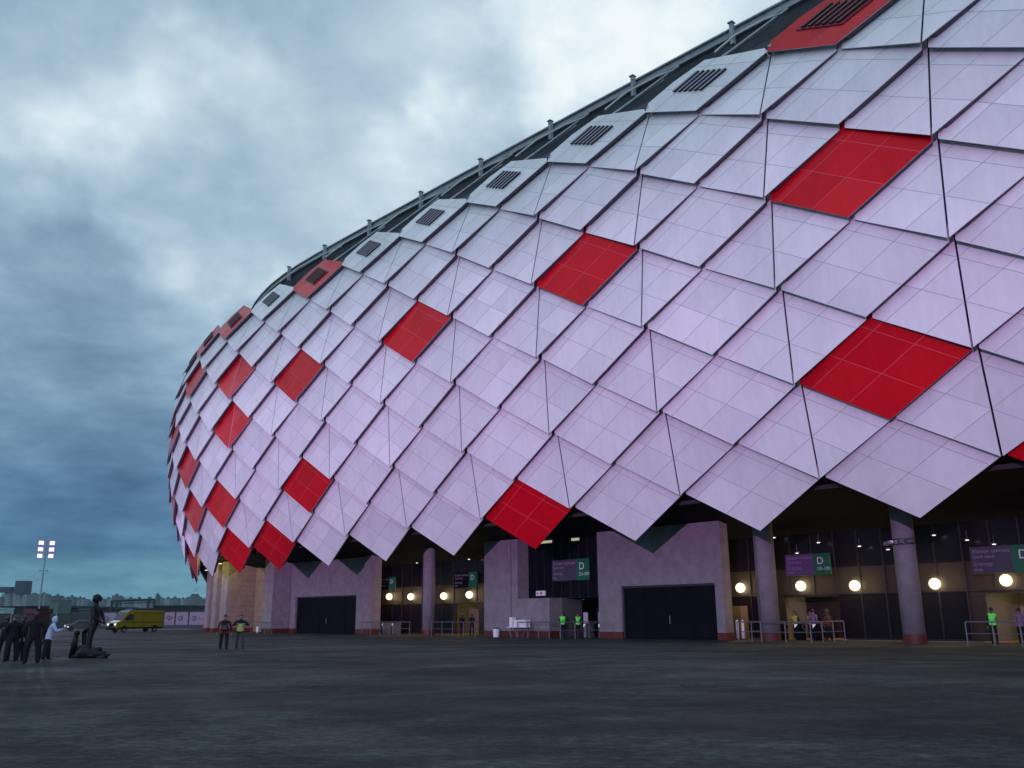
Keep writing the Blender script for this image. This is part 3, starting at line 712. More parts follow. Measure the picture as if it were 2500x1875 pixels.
sign(19.2, 17.1, 15.6, 53, 3.6, 5.05, '120', SIGNG, 'dark and green D sign with number 120 cut by the right edge')
sign(50.4 - 1.6, 48.5 - 2.2, 47.3 - 2.3, 50.38, 4.1, 5.65, '221-229', SIGNG, 'grey and green D sign on black cladding above the two guards')
sign(63.6, 61.6, 60.5, 53, 4.0, 5.35, '', CLAD, 'dim green D sign in the distant entrance bay next to the plaster wall')
sign(74.6, 73.0, 71.95, 52.6, 4.05, 5.3, '', CLAD, 'faint green D sign at the far left end of the distant entrance bay')
sign(87.4, 87.0, 85.6, 50.42 + 1.1, 4.0, 6.0, '', CLAD, 'narrow green D sign in the dark slot beside the far piers')
t_ = MB(); e0 = empty('first_aid_sign', W(50.9, 50.3, 3.1)); tag(e0, 'small white sign with a red cross and arrow below the black cladding', 'sign')
wbox(t_, 49.55, 50.55, 50.34, 50.42, 3.05, 3.42); t_.build('board', WHITEP, e0)
t_ = MB(); wbox(t_, 49.85, 50.1, 50.32, 50.337, 3.2, 3.28); wbox(t_, 49.935, 50.015, 50.317, 50.3195, 3.12, 3.36); t_.build('red_cross', RED, e0)
t_ = MB(); t_.prism([W(50.48, 50.33, 3.24), W(50.36, 50.33, 3.32), W(50.36, 50.33, 3.16)], NN * .008); wbox(t_, 50.25, 50.355, 50.33, 50.337, 3.22, 3.26); t_.build('arrow', BLACK, e0)
# camera cluster on the purple column
e0 = empty('security_camera', W(21.15, 48.6, 5.25)); tag(e0, 'cluster of small security cameras strapped round the purple column', 'security camera')
b = MB(); b.tube(W(21.15, 49.2, 5.12), W(21.15, 49.2, 5.22), .605, 24); b.tube(W(21.15, 49.2, 5.38), W(21.15, 49.2, 5.44), .605, 24); b.build('strap', DARKM, e0)
for dt, dD in ((-.3, -.62), (.05, -.7), (.38, -.6), (.9, -.2), (.62, -.45)):
    b = MB(); p = W(21.15 + dt, 49.2 + dD, 5.28); b.cbox(p, .14, .34, .14, rz=ANG + dt); b.ball(p - NN * .12 - UP * .08, .09); b.build('camera_body', STEEL, e0)

# ------------------------------------------------------------------ railings and street furniture
RAILM = mat('rail_steel', (.15, .145, .17), .5, metal=.3)
def railing(pts, posts, label, h=1.12, posts_d=None):
    e0 = empty('railing', Vector(pts[0])); tag(e0, label, 'railing', 'steel crowd railings in front of the gates')
    b = MB(); top = [Vector((p[0], p[1], h)) for p in pts]; b.path(top, .035); 
    b.build('top_rail', RAILM, e0)
    b = MB(); b.path([Vector((p[0], p[1], h * .5)) for p in pts], .022); b.build('mid_rail', RAILM, e0)
    for a, b_ in zip(pts, pts[1:]):
        n = max(1, round((Vector(b_) - Vector(a)).length / posts))
        for i in range(n + 1):
            if i == n and b_ is not pts[-1]: continue
            p = Vector(a).lerp(Vector(b_), i / n); m_ = MB(); m_.tube((p.x, p.y, .0), (p.x, p.y, h - .03), .032, 8); m_.cbox((p.x, p.y, .006), .16, .16, .012)
            m_.build('post', RAILM, e0)
G = ground_pt
railing([W(30.9, 50.6), W(30.9, 47.6), W(26.2, 47.6), W(26.2, 51.5)], 1.55, 'steel railing round the turnstiles under the 121-123 sign')
railing([W(17.9, 47.6), W(14.2, 47.6)], 1.35, 'steel railing at the right edge before the doorway with the vested guard')
railing([W(50.4, 48.2), W(44.7, 46.9), W(43.7, 50.2)], 1.3, 'steel railing in front of the two guards in green vests')
railing([W(73.0, 49.6), W(64.8, 49.0)], 1.5, 'long low railing left of the slim distant column')
railing([W(62.0, 49.2), W(56.2, 49.0), W(56.0, 51.5)], 1.4, 'long low railing right of the slim distant column')
railing([W(92.2, 47.6), W(86.2, 47.6)], 1.5, 'short railing by the dark slot beside the far piers')
# turnstiles
TRI = mat('turnstile_white', (.8, .8, .8), .4, emit=(1, 1, 1), estr=.25)
for i, (t, D, ds) in enumerate([(30.4, 51.8, 'turnstile nearest the cracked column'), (29.2, 51.8, 'middle turnstile under the 121-123 sign'), (28.0, 51.8, 'right turnstile beside the people in the doorway'),
                                (45.4, 50.6, 'turnstile beside the pointing guard'), (43.95, 50.6, 'turnstile next to the gated plaster wall'), (72.4, 52.0, 'distant turnstile on the left of the far bay'), (70.8, 52.0, 'distant turnstile second from the left of the far bay')]):
    p = W(t, D, 0); e0 = empty('turnstile', p, ANG); tag(e0, 'low steel ' + ds, 'turnstile', 'turnstiles at the gates')
    b = MB(); b.cbox(p + UP * .5, .25, .9, .98, rz=ANG); b.build('cabinet', CLAD if t < 40 else STEEL, e0, bevel=.03)
    b = MB(); b.cbox(p + UP * 1.0, .27, .95, .03, rz=ANG); b.build('lid', RAILM, e0)
    b = MB()
    for k in range(3):
        a = k * 2.094 + .5; b.tube(p + UP * .85 - E_ * .12, p + UP * (.85 + .35 * math.sin(a)) - E_ * (.2 + .2) + NN * .38 * math.cos(a), .018, 6)
    b.build('arm', RAILM, e0)
    f = p - NN * .46
    b = MB(); b.prism([f + UP * .95 + E_ * .1, f + UP * .95 - E_ * .12, f + UP * .72 + E_ * .1], -NN * .01); b.build('triangle_mark', TRI, e0)
    if t > 43 and t < 46: b = MB(); b.cbox(p + UP * 1.4 - NN * .3, .42, .05, .75, rz=ANG); b.tube(p + UP * 1.0 - NN * .3, p + UP * 1.1 - NN * .3, .03); b.build('notice_board', mat('pale_board', (.4, .36, .42), .6), e0)
# white posts
for k, t in enumerate((33.75, 33.35)):
    p = W(t - .3, 51.5, 0); e0 = empty('bollard', p); tag(e0, 'white round-topped bollard, the %s of the two before the lit door' % ('left' if k == 0 else 'right'), 'bollard', 'two white bollards by the lit door')
    b = MB(); b.tube(p, p + UP * 1.12, .10, 14); b.ball(p + UP * 1.12, .10, 0, 14, 8); b.build('post', WHITEP, e0, smooth=True)
    b = MB(); b.tube(p, p + UP * .05, .15, 14); b.build('foot', DARKM, e0)
# folding table with box in front of the wall
p = W(50.6, 48.6, 0); e0 = empty('folding_table', p, ANG); tag(e0, 'white folding table with a display board in front of the plaster wall', 'table')
b = MB(); b.cbox(p + UP * .74, 2.2, .7, .05, rz=ANG); b.build('tabletop', WHITEP, e0, bevel=.01)
for sx_ in (-.9, .9):
    b = MB()
    for sy_ in (-.28, .28): b.tube(p + E_ * sx_ + NN * sy_ + UP * .72, p + E_ * (sx_ * .62) + NN * sy_ * 1.1, .02)
    b.build('leg', STEEL, e0)
b = MB(); b.cbox(p + UP * 1.02 - E_ * .25, 1.3, .5, .50, rz=ANG); tag(b.build('display_board', WHITEP, bevel=.01), 'large white box standing on the folding table', 'box')
b = MB(); b.cbox(p + UP * 1.12 + E_ * .75, .35, .4, .70, rz=ANG); tag(b.build('paper_box', WHITEP, bevel=.01), 'narrow tall white box with a black mark on the table end', 'box')
p2 = W(53.0, 48.4, 0); e0 = empty('waste_bin', p2); tag(e0, 'small white bin with a dark lid by the red plinth', 'bin')
b = MB(); b.tube(p2, p2 + UP * .62, .22, 16, r2=.27); b.build('body', WHITEP, e0); b = MB(); b.tube(p2 + UP * .622, p2 + UP * .70, .28, 16, r2=.2); b.build('lid', DARKM, e0)
p2 = W(88.9, 47.4, 0); b = MB(); b.cbox(p2 + UP * .42, .35, .06, .5, rz=ANG); b.tube(p2, p2 + UP * .3, .03); tag(b.build('notice_stand', WHITEP), 'small white notice hanging on the far railing by the pale pier', 'notice')
# ------------------------------------------------------------------ people
def skin_body(verts, edges, radii, root, sub=1):
    me = bpy.data.meshes.new('tmp'); me.from_pydata(verts, edges, []); o = bpy.data.objects.new('tmp', me); col.objects.link(o)
    m = o.modifiers.new('s', 'SKIN'); m.use_smooth_shade = True; m.branch_smoothing = 0.6
    lay = me.skin_vertices[0] if me.skin_vertices else None
    if lay is None:
        bpy.context.view_layer.objects.active = o; o.select_set(True); bpy.ops.mesh.customdata_skin_add(); lay = me.skin_vertices[0]
    for i, r in enumerate(radii):
        lay.data[i].radius = (r, r) if not isinstance(r, tuple) else r; lay.data[i].use_root = (i == root)
    s = o.modifiers.new('d', 'SUBSURF'); s.levels = sub; s.render_levels = sub
    dg = bpy.context.evaluated_depsgraph_get(); ev = o.evaluated_get(dg); res = bpy.data.meshes.new_from_object(ev)
    bpy.data.objects.remove(o); return res
SKINM = mat('skin', (.26, .15, .11), .55); DARKCLOTH = mat('dark_cloth', (.009, .009, .013), .85, spec=.2); JEANS = mat('jeans', (.025, .03, .05), .8)
SHOES = mat('shoes', (.02, .02, .02), .5); HAIRM = mat('hair', (.025, .018, .014), .7); REDJ = mat('red_jacket', (.09, .008, .012), .75); BLUEH = mat('light_blue_hoodie', (.30, .40, .55), .85)
HIVIS = mat('hi_vis_green', (.10, .75, .06), .6, emit=(.15, 1.0, .1), estr=.10); HIVISY = mat('hi_vis_yellow', (.28, .40, .02), .6); REFL = mat('reflective_tape', (.30, .30, .30), .3)
PURP = mat('purple_jacket', (.17, .11, .20), .8); BRONZE = mat('dark_bronze', (.010, .009, .011), .5, metal=.3, spec=.3, noise_amt=.3, noise_scale=6); MAROON = mat('maroon_jacket', (.07, .02, .02), .8)
def dirv(x, y, z): return Vector((x, y, z)).normalized()
REST = dict(legs=[(0, .03, 0), (0, .03, 0)], arms=[((.18, .02, -1), (.08, -.15, -1)), ((.18, .02, -1), (.08, -.15, -1))], lean=0.0)
def person(label, loc, yaw, h=1.75, pose=None, top=DARKCLOTH, legs=DARKCLOTH, head='hair', hairm=HAIRM, vest=None, group=None, skin=SKINM, allm=None, name='person', cat='person', parent=None, bulk=1.0, skipzone=None):
    ps = dict(REST); ps.update(pose or {}); k = h / 1.75
    V = []; Ed = []; Rr = []; Z = []   # Z: zone of each vertex 0 skin 1 top 2 legs 3 shoes
    def add(p, r, z, par=None):
        V.append(Vector(p)); Rr.append(r); Z.append(z)
        if par is not None: Ed.append((par, len(V) - 1))
        return len(V) - 1
    ln = ps['lean']; 
    def tor(x, y, z):   # lean the torso forward about the hips
        dz = z - .95; return Vector((x, y - math.sin(ln) * dz, .95 + math.cos(ln) * dz))
    pel = add((0, 0, .96), (.145 * bulk, .115 * bulk), 2)
    bel = add(tor(0, 0, 1.10), (.14 * bulk, .115 * bulk), 1, pel); che = add(tor(0, 0, 1.28), (.165 * bulk, .12 * bulk), 1, bel)
    upc = add(tor(0, .005, 1.41), (.14 * bulk, .10 * bulk), 1, che); nec = add(tor(0, 0, 1.485), .056, 1, upc); hb = add(tor(0, -.012, 1.55), .070, 0, nec)
    hm = add(tor(0, -.018, 1.625), (.100, .112), 0, hb); ht = add(tor(0, -.005, 1.695), (.085, .095), 0, hm)
    add(tor(0, -.125, 1.61), .015, 0, hm)
    for s in (1, -1): add(tor(s * .092, .0, 1.63), .016, 0, hm)
    for i, s in enumerate((1, -1)):
        sh = add(tor(s * .17 * bulk, 0, 1.40), .068 * bulk, 1, upc); ud, fd = ps['arms'][i]; u = dirv(ud[0] * s, ud[1], ud[2]); f = dirv(fd[0] * s, fd[1], fd[2])
        p = V[sh]; el_ = add(p + u * .29, .047 * bulk, 1, sh); fm = add(V[el_] + f * .13, .044 * bulk, 1, el_); wr = add(V[el_] + f * .25, .036, 1, fm)
        a = f.cross(Vector((0, 0, 1))); a = a.normalized() if a.length > .2 else Vector((0, 1, 0)); b = f.cross(a).normalized()
        pm = add(V[wr] + f * .065, .032, 0, wr)
        for j, (o_, l_) in enumerate(((-.028, .030), (-.010, .036), (.009, .034), (.027, .026))):
            k1 = add(V[pm] + f * .035 + a * o_, .0095, 0, pm); k2 = add(V[k1] + (f * .9 + b * .35).normalized() * l_, .009, 0, k1); add(V[k2] + (f * .6 + b * .8).normalized() * l_ * .75, .008, 0, k2)
        k1 = add(V[wr] + f * .025 - a * .034 * 1.0, .011, 0, wr); add(V[k1] + (f * .8 - a * .6).normalized() * .038, .0095, 0, k1)
    for i, s in enumerate((1, -1)):
        fw, sd_, kn = ps['legs'][i]
        lb_ = 1 + (bulk - 1) * 1.2; hip = add((s * .095 * bulk, 0, .90), .098 * bulk, 2, pel); th = Vector((s * sd_, -math.sin(fw), -math.cos(fw))).normalized()
        knee = add(V[hip] + th * .43, .070 * lb_, 2, hip); a2 = fw - kn; shd = Vector((s * sd_ * .3, -math.sin(a2), -math.cos(a2))).normalized()
        add_c = add(V[knee] + shd * .16, .066 * lb_, 2, knee); an = add(V[knee] + shd * .39, .058 * lb_, 2, add_c)
        tip = ps.get('toe', 0) 
        he = add(V[an] + Vector((0, .03, -.045)), .040, 3, an); to = add(V[an] + Vector((s * .03, -.15, -.05 - tip)), .036, 3, he)
    zmin = min(v.z - .036 for v in V)
    V2 = [Vector((v.x, v.y, v.z - (zmin if not ps.get('keep') else 0))) * k for v in V]
    R2 = [tuple(x * k for x in r) if isinstance(r, tuple) else r * k for r in Rr]
    me = skin_body([tuple(v) for v in V2], Ed, R2, pel)
    root = empty(name, loc, yaw) if parent is None else parent
    if parent is None: tag(root, label, cat, group)
    mats_ = [skin, top, legs, SHOES] if allm is None else [allm] * 4
    me.materials.clear()
    for m_ in mats_: me.materials.append(m_)
    segs = [(V2[a], V2[b], Z[b], max(R2[b]) if isinstance(R2[b], tuple) else R2[b]) for a, b in Ed]
    for p_ in me.polygons:
        c_ = p_.center; best = (9, 0)
        for a, b, z, rr_ in segs:
            d = b - a; t = max(0, min(1, (c_ - a).dot(d) / max(d.length_squared, 1e-9))); ds = (a + d * t - c_).length
            if ds - rr_ < best[0]: best = (ds - rr_, z)
        if best[1] == 2 and c_.z > .84 * k and allm is None: best = (0, 1)
        p_.material_index = best[1]; p_.use_smooth = True
    o = bpy.data.objects.new('body' if parent is None else 'figure', me); col.objects.link(o); o.parent = root
    if parent is not None: o.matrix_basis = Matrix.Translation(loc) @ Matrix.Rotation(yaw, 4, 'Z')
    off = V2[hm]
    def local(mb, nm, m_):
        ob = mb.build(nm, m_, None, smooth=True); ob.parent = root
        if parent is not None: ob.matrix_basis = o.matrix_basis
        return ob
    hc = off + Vector((0, .015 * k, .02 * k))
    def cap(r, scl, keepf, nm, m_):
        b = MB(); b.ball(hc, r * k, 0, 18, 12, scl)
        f2 = []; 
        for f in b.f:
            c_ = sum((Vector(b.v[i]) for i in f), Vector()) / len(f) - hc
            if keepf(c_ / k): f2.append(f)
        b.f = f2; b.mi = [0] * len(f2); return local(b, nm, m_)
    hm_ = hairm if allm is None else allm
    if head == 'hair': cap(.112, (.92, 1.08, 1.02), lambda c_: c_.z > .02 or c_.y > -.01 and c_.z > -.07, 'hair', hm_)
    elif head == 'cap':
        cap(.112, (.95, 1.10, 1.0), lambda c_: c_.z > .01, 'cap', hm_)
        b = MB(); b.cbox(hc + Vector((0, -.125, .03)) * k, .15 * k, .10 * k, .012 * k); local(b, 'cap_brim', hm_)
    elif head == 'beanie': cap(.115, (.98, 1.06, 1.08), lambda c_: c_.z > -.015 or c_.y > .02 and c_.z > -.06, 'beanie', hm_)
    elif head == 'curly':
        rn = random.Random(4); b = MB()
        for _ in range(70):
            d_ = Vector((rn.gauss(0, 1), rn.gauss(.35, 1), rn.gauss(.5, 1))).normalized()
            if d_.z < -.35 or (d_.y < -.55 and d_.z < .35): continue
            b.ball(hc + Vector((d_.x * .105, d_.y * .115, d_.z * .11)) * k, .034 * k, 0, 7, 5)
        local(b, 'hair', hm_)
    elif head == 'hood': cap(.130, (.95, 1.08, 1.12), lambda c_: c_.y > -.06, 'hood', top)
    if allm is None:
        b = MB()
        for s in (1, -1): b.ball(off + Vector((s * .032, -.083, .012)) * k, .010 * k, 0, 8, 6)
        local(b, 'eye', SHOES)
        b = MB(); b.cbox(off + Vector((0, -.082, -.045)) * k, .045 * k, .014 * k, .008 * k); local(b, 'mouth', mat('lips', (.25, .09, .08), .5))
    if vest:
        vm_, lo, hi = vest; b = MB(); me.update(); idx = {}
        for p_ in me.polygons:
            c_ = p_.center
            tx = abs(c_.x) < .185 * k * bulk
            if p_.material_index in (1, 2) and lo * k < c_.z < hi * k and tx and (c_ - V2[che]).length < .42 * k: 
                ps_ = [me.vertices[i].co + me.vertices[i].normal * .022 * k for i in p_.vertices]; b.poly(ps_)
        vo = local(b, 'vest', vm_)
        t_ = MB()
        for zz in (1.02, 1.14):
            rr = [x * k for x in (.132 * bulk + .012, .112 * bulk + .012)]; n = 24
            P_ = [Vector((rr[0] * 1.12 * math.cos(2 * math.pi * i / n), rr[1] * 1.12 * math.sin(2 * math.pi * i / n), 0)) + Vector((V2[bel].x, V2[bel].y, (zz - (zmin if not ps.get('keep') else 0)) * k)) for i in range(n)]
            for i in range(n): t_.poly([P_[i], P_[(i + 1) % n], P_[(i + 1) % n] + UP * .045 * k, P_[i] + UP * .045 * k])
        tp = t_.build('reflective_band', REFL, None); tp.parent = vo
    return root, V2, k
def face_to(p, q): d = Vector(q) - Vector(p); return math.atan2(d.y, d.x) + R(90)   # yaw so that local -Y points to q
CAMP = Vector((0, 0, 0))
A_DOWN = ((.16, .03, -1), (.06, -.12, -1)); A_CROSS = ((.25, -.25, -1), (-.9, -.6, .15)); A_PHONE = ((.15, -.55, -1), (-.35, -.9, .35)); A_POINT = ((.5, -.5, -.25), (.5, -.6, .6))
A_CHEST = ((.75, -.25, -.75), (-.85, -.55, .30)); A_POCK = ((.35, .12, -1), (-.25, -.30, -1)); A_BACK = ((.25, .35, -1), (-.5, .45, -.4))
p1 = G(545, 1586)
person('pedestrian in a red jacket and dark cap with a dark backpack, walking on the square', p1, face_to(p1, p1 + Vector((-.3, 1, 0))), 1.77, dict(legs=[(.16, .05, .08), (-.12, .05, .10)], arms=[((.32, .05, -1), (.15, -.25, -1)), ((.32, -.05, -1), (.15, -.25, -1))]), REDJ, DARKCLOTH, 'cap', HAIRM, bulk=1.3)
bp_ = MB(); yb = face_to(p1, p1 + Vector((-.3, 1, 0))); mrot = Matrix.Rotation(yb, 3, 'Z'); cc_ = p1 + mrot @ Vector((0, .21, 1.20)); bp_.cbox(cc_, .36, .20, .52, rz=yb)
bk = bp_.build('backpack', DARKCLOTH, None, bevel=.04); tag(bk, 'dark backpack worn over the red jacket', 'backpack')
b = MB(); b.cbox(cc_ + mrot @ Vector((0, .12, -.08)), .26, .06, .24, rz=yb); pk = b.build('pocket', SHOES, None, bevel=.015); pk.parent = bk
p2 = G(584, 1585)
person('pedestrian in a dark jacket and yellow-green vest holding both hands at the chest', p2, face_to(p2, CAMP), 1.77, dict(legs=[(.18, .07, .05), (-.10, .06, .12)], arms=[A_CHEST, A_CHEST]), DARKCLOTH, JEANS, 'hair', vest=(HIVISY, .92, 1.24), bulk=1.2)
grp = [((75, 1621), 1.88, 'hair', A_POCK, 'tallest person in dark clothes, back turned, at the left edge group', 0.3, 1.5), ((47, 1613), 1.74, 'beanie', A_DOWN, 'person in dark clothes and beanie second from the right in the left edge group', 2.2, 1.42),
       ((25, 1615), 1.76, 'cap', A_PHONE, 'person in dark clothes with cap, half hidden in the left edge group', 1.1, 1.45), ((5, 1613), 1.74, 'hair', A_POCK, 'person in dark clothes cut off by the left picture edge', -.6, 1.45)]
for (uv, h, hd, arm, lb, yw, bk_) in grp:
    p = G(*uv); person(lb, p, face_to(p, CAMP) + R(180) + yw * .5, h, dict(legs=[(.03, .10, 0), (-.02, .10, .02)], arms=[arm, A_DOWN if arm is A_PHONE else arm]), DARKCLOTH, DARKCLOTH, hd, group='people in dark clothes at the left edge', bulk=bk_)
p = G(112, 1611); yw = face_to(p, p + Vector((1.0, .55, 0)))
_, V2, k_ = person('person in a pale blue hoodie with the hood up holding a lit phone', p, yw, 1.72, dict(legs=[(.10, .09, .02), (-.14, .09, .04)], arms=[A_PHONE, A_PHONE], lean=.28), BLUEH, DARKCLOTH, 'hood', bulk=1.42)
ph = p + Matrix.Rotation(yw, 3, 'Z') @ Vector((0, -.62, 1.30)); b = MB(); b.cbox(ph, .085, .16, .012, rz=yw); po = b.build('phone', BLACK, None, bevel=.003); tag(po, 'lit phone held by the person in the pale blue hoodie', 'phone')
b = MB(); b.cbox(ph + UP * .009, .078, .15, .004, rz=yw); sc_o = b.build('screen', mat('phone_screen', (.9, .9, 1), .3, emit=(.9, .95, 1.0), estr=22)); sc_o.parent = po
b = MB(); b.ball(ph - UP * .012 + Matrix.Rotation(yw, 3, 'Z') @ Vector((.02, -.06, 0)), .022); b.build('torch', mat('phone_torch', (1, 1, 1), .3, emit=(1, .98, .95), estr=200)).parent = po
# guards and people at the gates
p = W(47.45, 50.0); person('guard in a green vest standing with folded arms left of the pair', p, face_to(p, CAMP), 1.80, dict(arms=[A_CROSS, A_CROSS]), DARKCLOTH, DARKCLOTH, 'hair', vest=(HIVIS, .90, 1.45), group='guards in green vests at the gates')
p = W(46.1, 50.2); person('guard in a green vest raising one arm, right of the pair', p, face_to(p, CAMP) + .3, 1.76, dict(arms=[A_POINT, A_POCK]), DARKCLOTH, DARKCLOTH, 'cap', vest=(HIVIS, .90, 1.45), group='guards in green vests at the gates')
p = W(17.4, 49.8); person('guard in a green vest seen from behind at the right edge doorway', p, face_to(p, CAMP) + R(200), 1.80, dict(arms=[A_DOWN, A_PHONE]), DARKCLOTH, DARKCLOTH, 'hair', vest=(HIVIS, .90, 1.45), group='guards in green vests at the gates')
ppl = [(16.7, 51.6, 1.78, PURP, 'hair', 'person in a mauve jacket next to the guard at the right edge'), (15.9, 51.5, 1.72, DARKCLOTH, 'beanie', 'person in dark clothes at the extreme right edge doorway'),
       (29.05, 53.2, 1.70, DARKCLOTH, 'hair', 'person in dark clothes stooping left in the doorway under the 121-123 sign'), (28.55, 52.3, 1.84, PURP, 'hair', 'tall person with a mauve back in the doorway under the 121-123 sign'),
       (28.2, 53.4, 1.84, DARKCLOTH, 'cap', 'tall person in dark clothes under the hall lamp'), (27.75, 52.6, 1.74, MAROON, 'hair', 'person in a maroon jacket at the right jamb under the 121-123 sign'),
       (61.9, 52.5, 1.74, DARKCLOTH, 'hair', 'person in dark clothes in the distant doorway, left of two'), (60.7, 52.6, 1.76, DARKCLOTH, 'beanie', 'person in dark clothes in the distant doorway, right of two')]
for i, (t, D, h, m_, hd, lb) in enumerate(ppl):
    p = W(t, D); person(lb, p, face_to(p, CAMP) + R(180) + (i % 3 - 1) * .5, h, dict(legs=[(.05, .06, 0), (-.05, .06, .03)], arms=[[A_DOWN, A_PHONE, A_POCK][i % 3], A_DOWN]), m_, DARKCLOTH, hd, group='people passing through the gates', bulk=1.12)
for i, (t, D, lb) in enumerate(((31.2, 54.8, 'steward in a green vest nearest the left jamb inside the turnstiles'), (30.25, 55.0, 'steward in a green vest in the middle inside the turnstiles'), (29.8, 54.6, 'steward in a green vest leaning, right of the three inside the turnstiles'))):
    p = W(t, D); person(lb, p, face_to(p, CAMP) + (i - 1) * .4, 1.72, dict(arms=[A_POCK, A_PHONE]), DARKCLOTH, DARKCLOTH, 'hair', vest=(HIVISY, .90, 1.45), group='stewards inside the turnstiles')

# ------------------------------------------------------------------ statue on the square
sp = G(222, 1606); yst = face_to(sp, sp + Vector((-1, .15, 0)))
st = empty('statue', sp, yst); tag(st, 'dark bronze statue of a curly-haired man with one foot raised on a rock', 'statue')
person('', Vector((0, 0, .06)), 0, 2.58, dict(legs=[(.04, .05, .02), (1.18, .12, 1.25)], arms=[A_BACK, A_BACK], keep=True), allm=BRONZE, head='curly', parent=st, bulk=1.08)
fig = [c_ for c_ in st.children]
for c_ in fig: c_.location.z += -0.06
def rock(name, c_, r, seed, parent, m_):
    rnd = random.Random(seed); b = bmesh.new(); bmesh.ops.create_icosphere(b, subdivisions=3, radius=1)
    ph_ = [(rnd.uniform(-1, 1), rnd.uniform(-1, 1), rnd.uniform(-1, 1), rnd.uniform(1, 4)) for _ in range(9)]
    for v in b.verts:
        n = v.co.normalized(); d = 1 + sum(.07 * math.sin(q[3] * (n.x * q[0] + n.y * q[1] + n.z * q[2]) * 3 + q[0] * 9) for q in ph_)
        v.co = Vector((n.x * r[0] * d, n.y * r[1] * d, max(n.z * r[2] * d, -c_[2])))
    me = bpy.data.meshes.new(name); b.to_mesh(me); b.free(); me.materials.append(m_); o = bpy.data.objects.new(name, me); col.objects.link(o); o.parent = parent; o.location = c_
    for p_ in me.polygons: p_.use_smooth = True
    return o
rock('base_rock', (.15, -.05, .16), (.35, .62, .30), 3, st, BRONZE); rock('base_rock', (.30, .46, .12), (.28, .46, .22), 5, st, BRONZE); rock('foot_rock', (-.15, -.50, .22), (.26, .30, .30), 8, st, BRONZE)
b = MB(); b.tube((-.05, -.92, 0), (-.05, -.82, 1.0), .15, 9, r2=.10); b.tube((-.05, -.95, .55), (-.05, -1.08, .52), .07, 7, r2=.02); b.ball((-.05, -.80, 1.02), .12); so_ = b.build('stump', BRONZE, None, smooth=True); so_.parent = st
HAZE = 0.00009
# ------------------------------------------------------------------ ambulance
def ambulance(base, yaw):
    e0 = empty('ambulance', base, yaw); tag(e0, 'yellow ambulance van parked before the advertising fence', 'ambulance')
    Y = mat('ambulance_yellow', (.11, .125, .003), .45, coat=.3); BK = BLACK; GL = mat('van_glass', (.02, .03, .04), .08)
    # local: +X forward, Y across; length 7.0, width 2.0, height 2.75
    def P(x, z, y): return Vector((x, y, z))
    prof = [(-3.5, .45), (-3.5, 2.55), (-3.4, 2.72), (1.55, 2.78), (1.95, 2.62), (2.45, 1.95), (2.75, 1.50), (3.45, 1.22), (3.55, .95), (3.55, .45), (3.0, .38), (2.95, .40)]
    hb = .99
    b = MB(); b.prism([P(x, z, -hb) for x, z in prof], Vector((0, 2 * hb, 0)), 0); o = b.build('body', Y, None, bevel=.07); o.parent = e0
    def ch(mb, nm, m_, par=e0, **k): o_ = mb.build(nm, m_, None, **k); o_.parent = par; return o_
    b = MB(); w = [(2.02, 2.55, .88), (2.73, 1.55, .92)]
    b.prism([P(2.02, 2.50, -.86), P(2.71, 1.58, -.92), P(2.71, 1.58, .92), P(2.02, 2.50, .86)], Vector((.035, 0, .025))); ch(b, 'windscreen', GL)
    for s in (-1, 1):
        y0 = s * (hb + .004); q = [(1.15, 1.55), (1.15, 2.25), (1.75, 2.3), (2.35, 1.75), (2.42, 1.55)]
        b = MB(); b.prism([P(x, z, y0) for x, z in q], Vector((0, s * .015, 0))); ch(b, 'side_window', GL)
        b = MB(); b.prism([P(x, z, y0) for x, z in ((-3.3, 2.36), (1.0, 2.42), (1.0, 2.46), (-3.3, 2.40))], Vector((0, s * .02, 0))); b.prism([P(x, z, y0) for x, z in ((-3.45, 1.22), (2.6, 1.26), (2.6, 1.33), (-3.45, 1.29))], Vector((0, s * .02, 0)))
        b.prism([P(x, z, y0) for x, z in ((-3.45, .48), (3.3, .48), (3.3, .66), (-3.45, .66))], Vector((0, s * .03, 0))); ch(b, 'trim_strip', BK)
        b = MB()
        for x in (1.05, -.35): b.prism([P(x, .68, y0), P(x + .03, .68, y0), P(x + .03, 2.35, y0), P(x, 2.35, y0)], Vector((0, s * .006, 0)))
        ch(b, 'door_seam', BK)
        b = MB(); b.cbox(P(2.15, 1.75, s * 1.12), .12, .24, .36); ch(b, 'mirror', BK, bevel=.03)
        b = MB(); b.cbox(P(3.50, 1.02, s * .72), .14, .36, .26); ch(b, 'headlight', mat('headlight_on', (.9, .9, .8), .2, emit=(1, 1, .8), estr=.5), bevel=.04)
        for x in (2.35, -2.2):
            b = MB(); b.tube(P(x, .36, s * .78), P(x, .36, s * 1.0), .36, 20); wo = ch(b, 'wheel', mat('tyre', (.012, .012, .012), .8)); b = MB(); b.tube(P(x, .36, s * 1.0), P(x, .36, s * 1.012), .2, 16); ch(b, 'rim', STEEL, wo)
            b = MB(); n = 12; pts = [P(x + .47 * math.cos(math.pi * i / n), .40 + .47 * math.sin(math.pi * i / n), y0) for i in range(n + 1)]; b.prism(pts, Vector((0, s * .012, 0))); ch(b, 'wheel_arch', BK)
    b = MB(); b.cbox(P(3.52, .92, 0), .10, 1.0, .42); ch(b, 'grille', BK, bevel=.03); b = MB(); b.cbox(P(3.55, .52, 0), .22, 1.9, .30); ch(b, 'bumper', BK, bevel=.06)
    b = MB(); b.cbox(P(1.2, 2.86, 0), .35, 1.3, .14); ch(b, 'light_bar', mat('blue_lens', (.05, .1, .3), .2), bevel=.04)
    b = MB(); b.cbox(P(3.1, 1.395, 0), .6, 1.5, .02, m=Matrix.Rotation(R(22), 3, 'Y')); ch(b, 'bonnet_panel', WHITEP)
    return e0
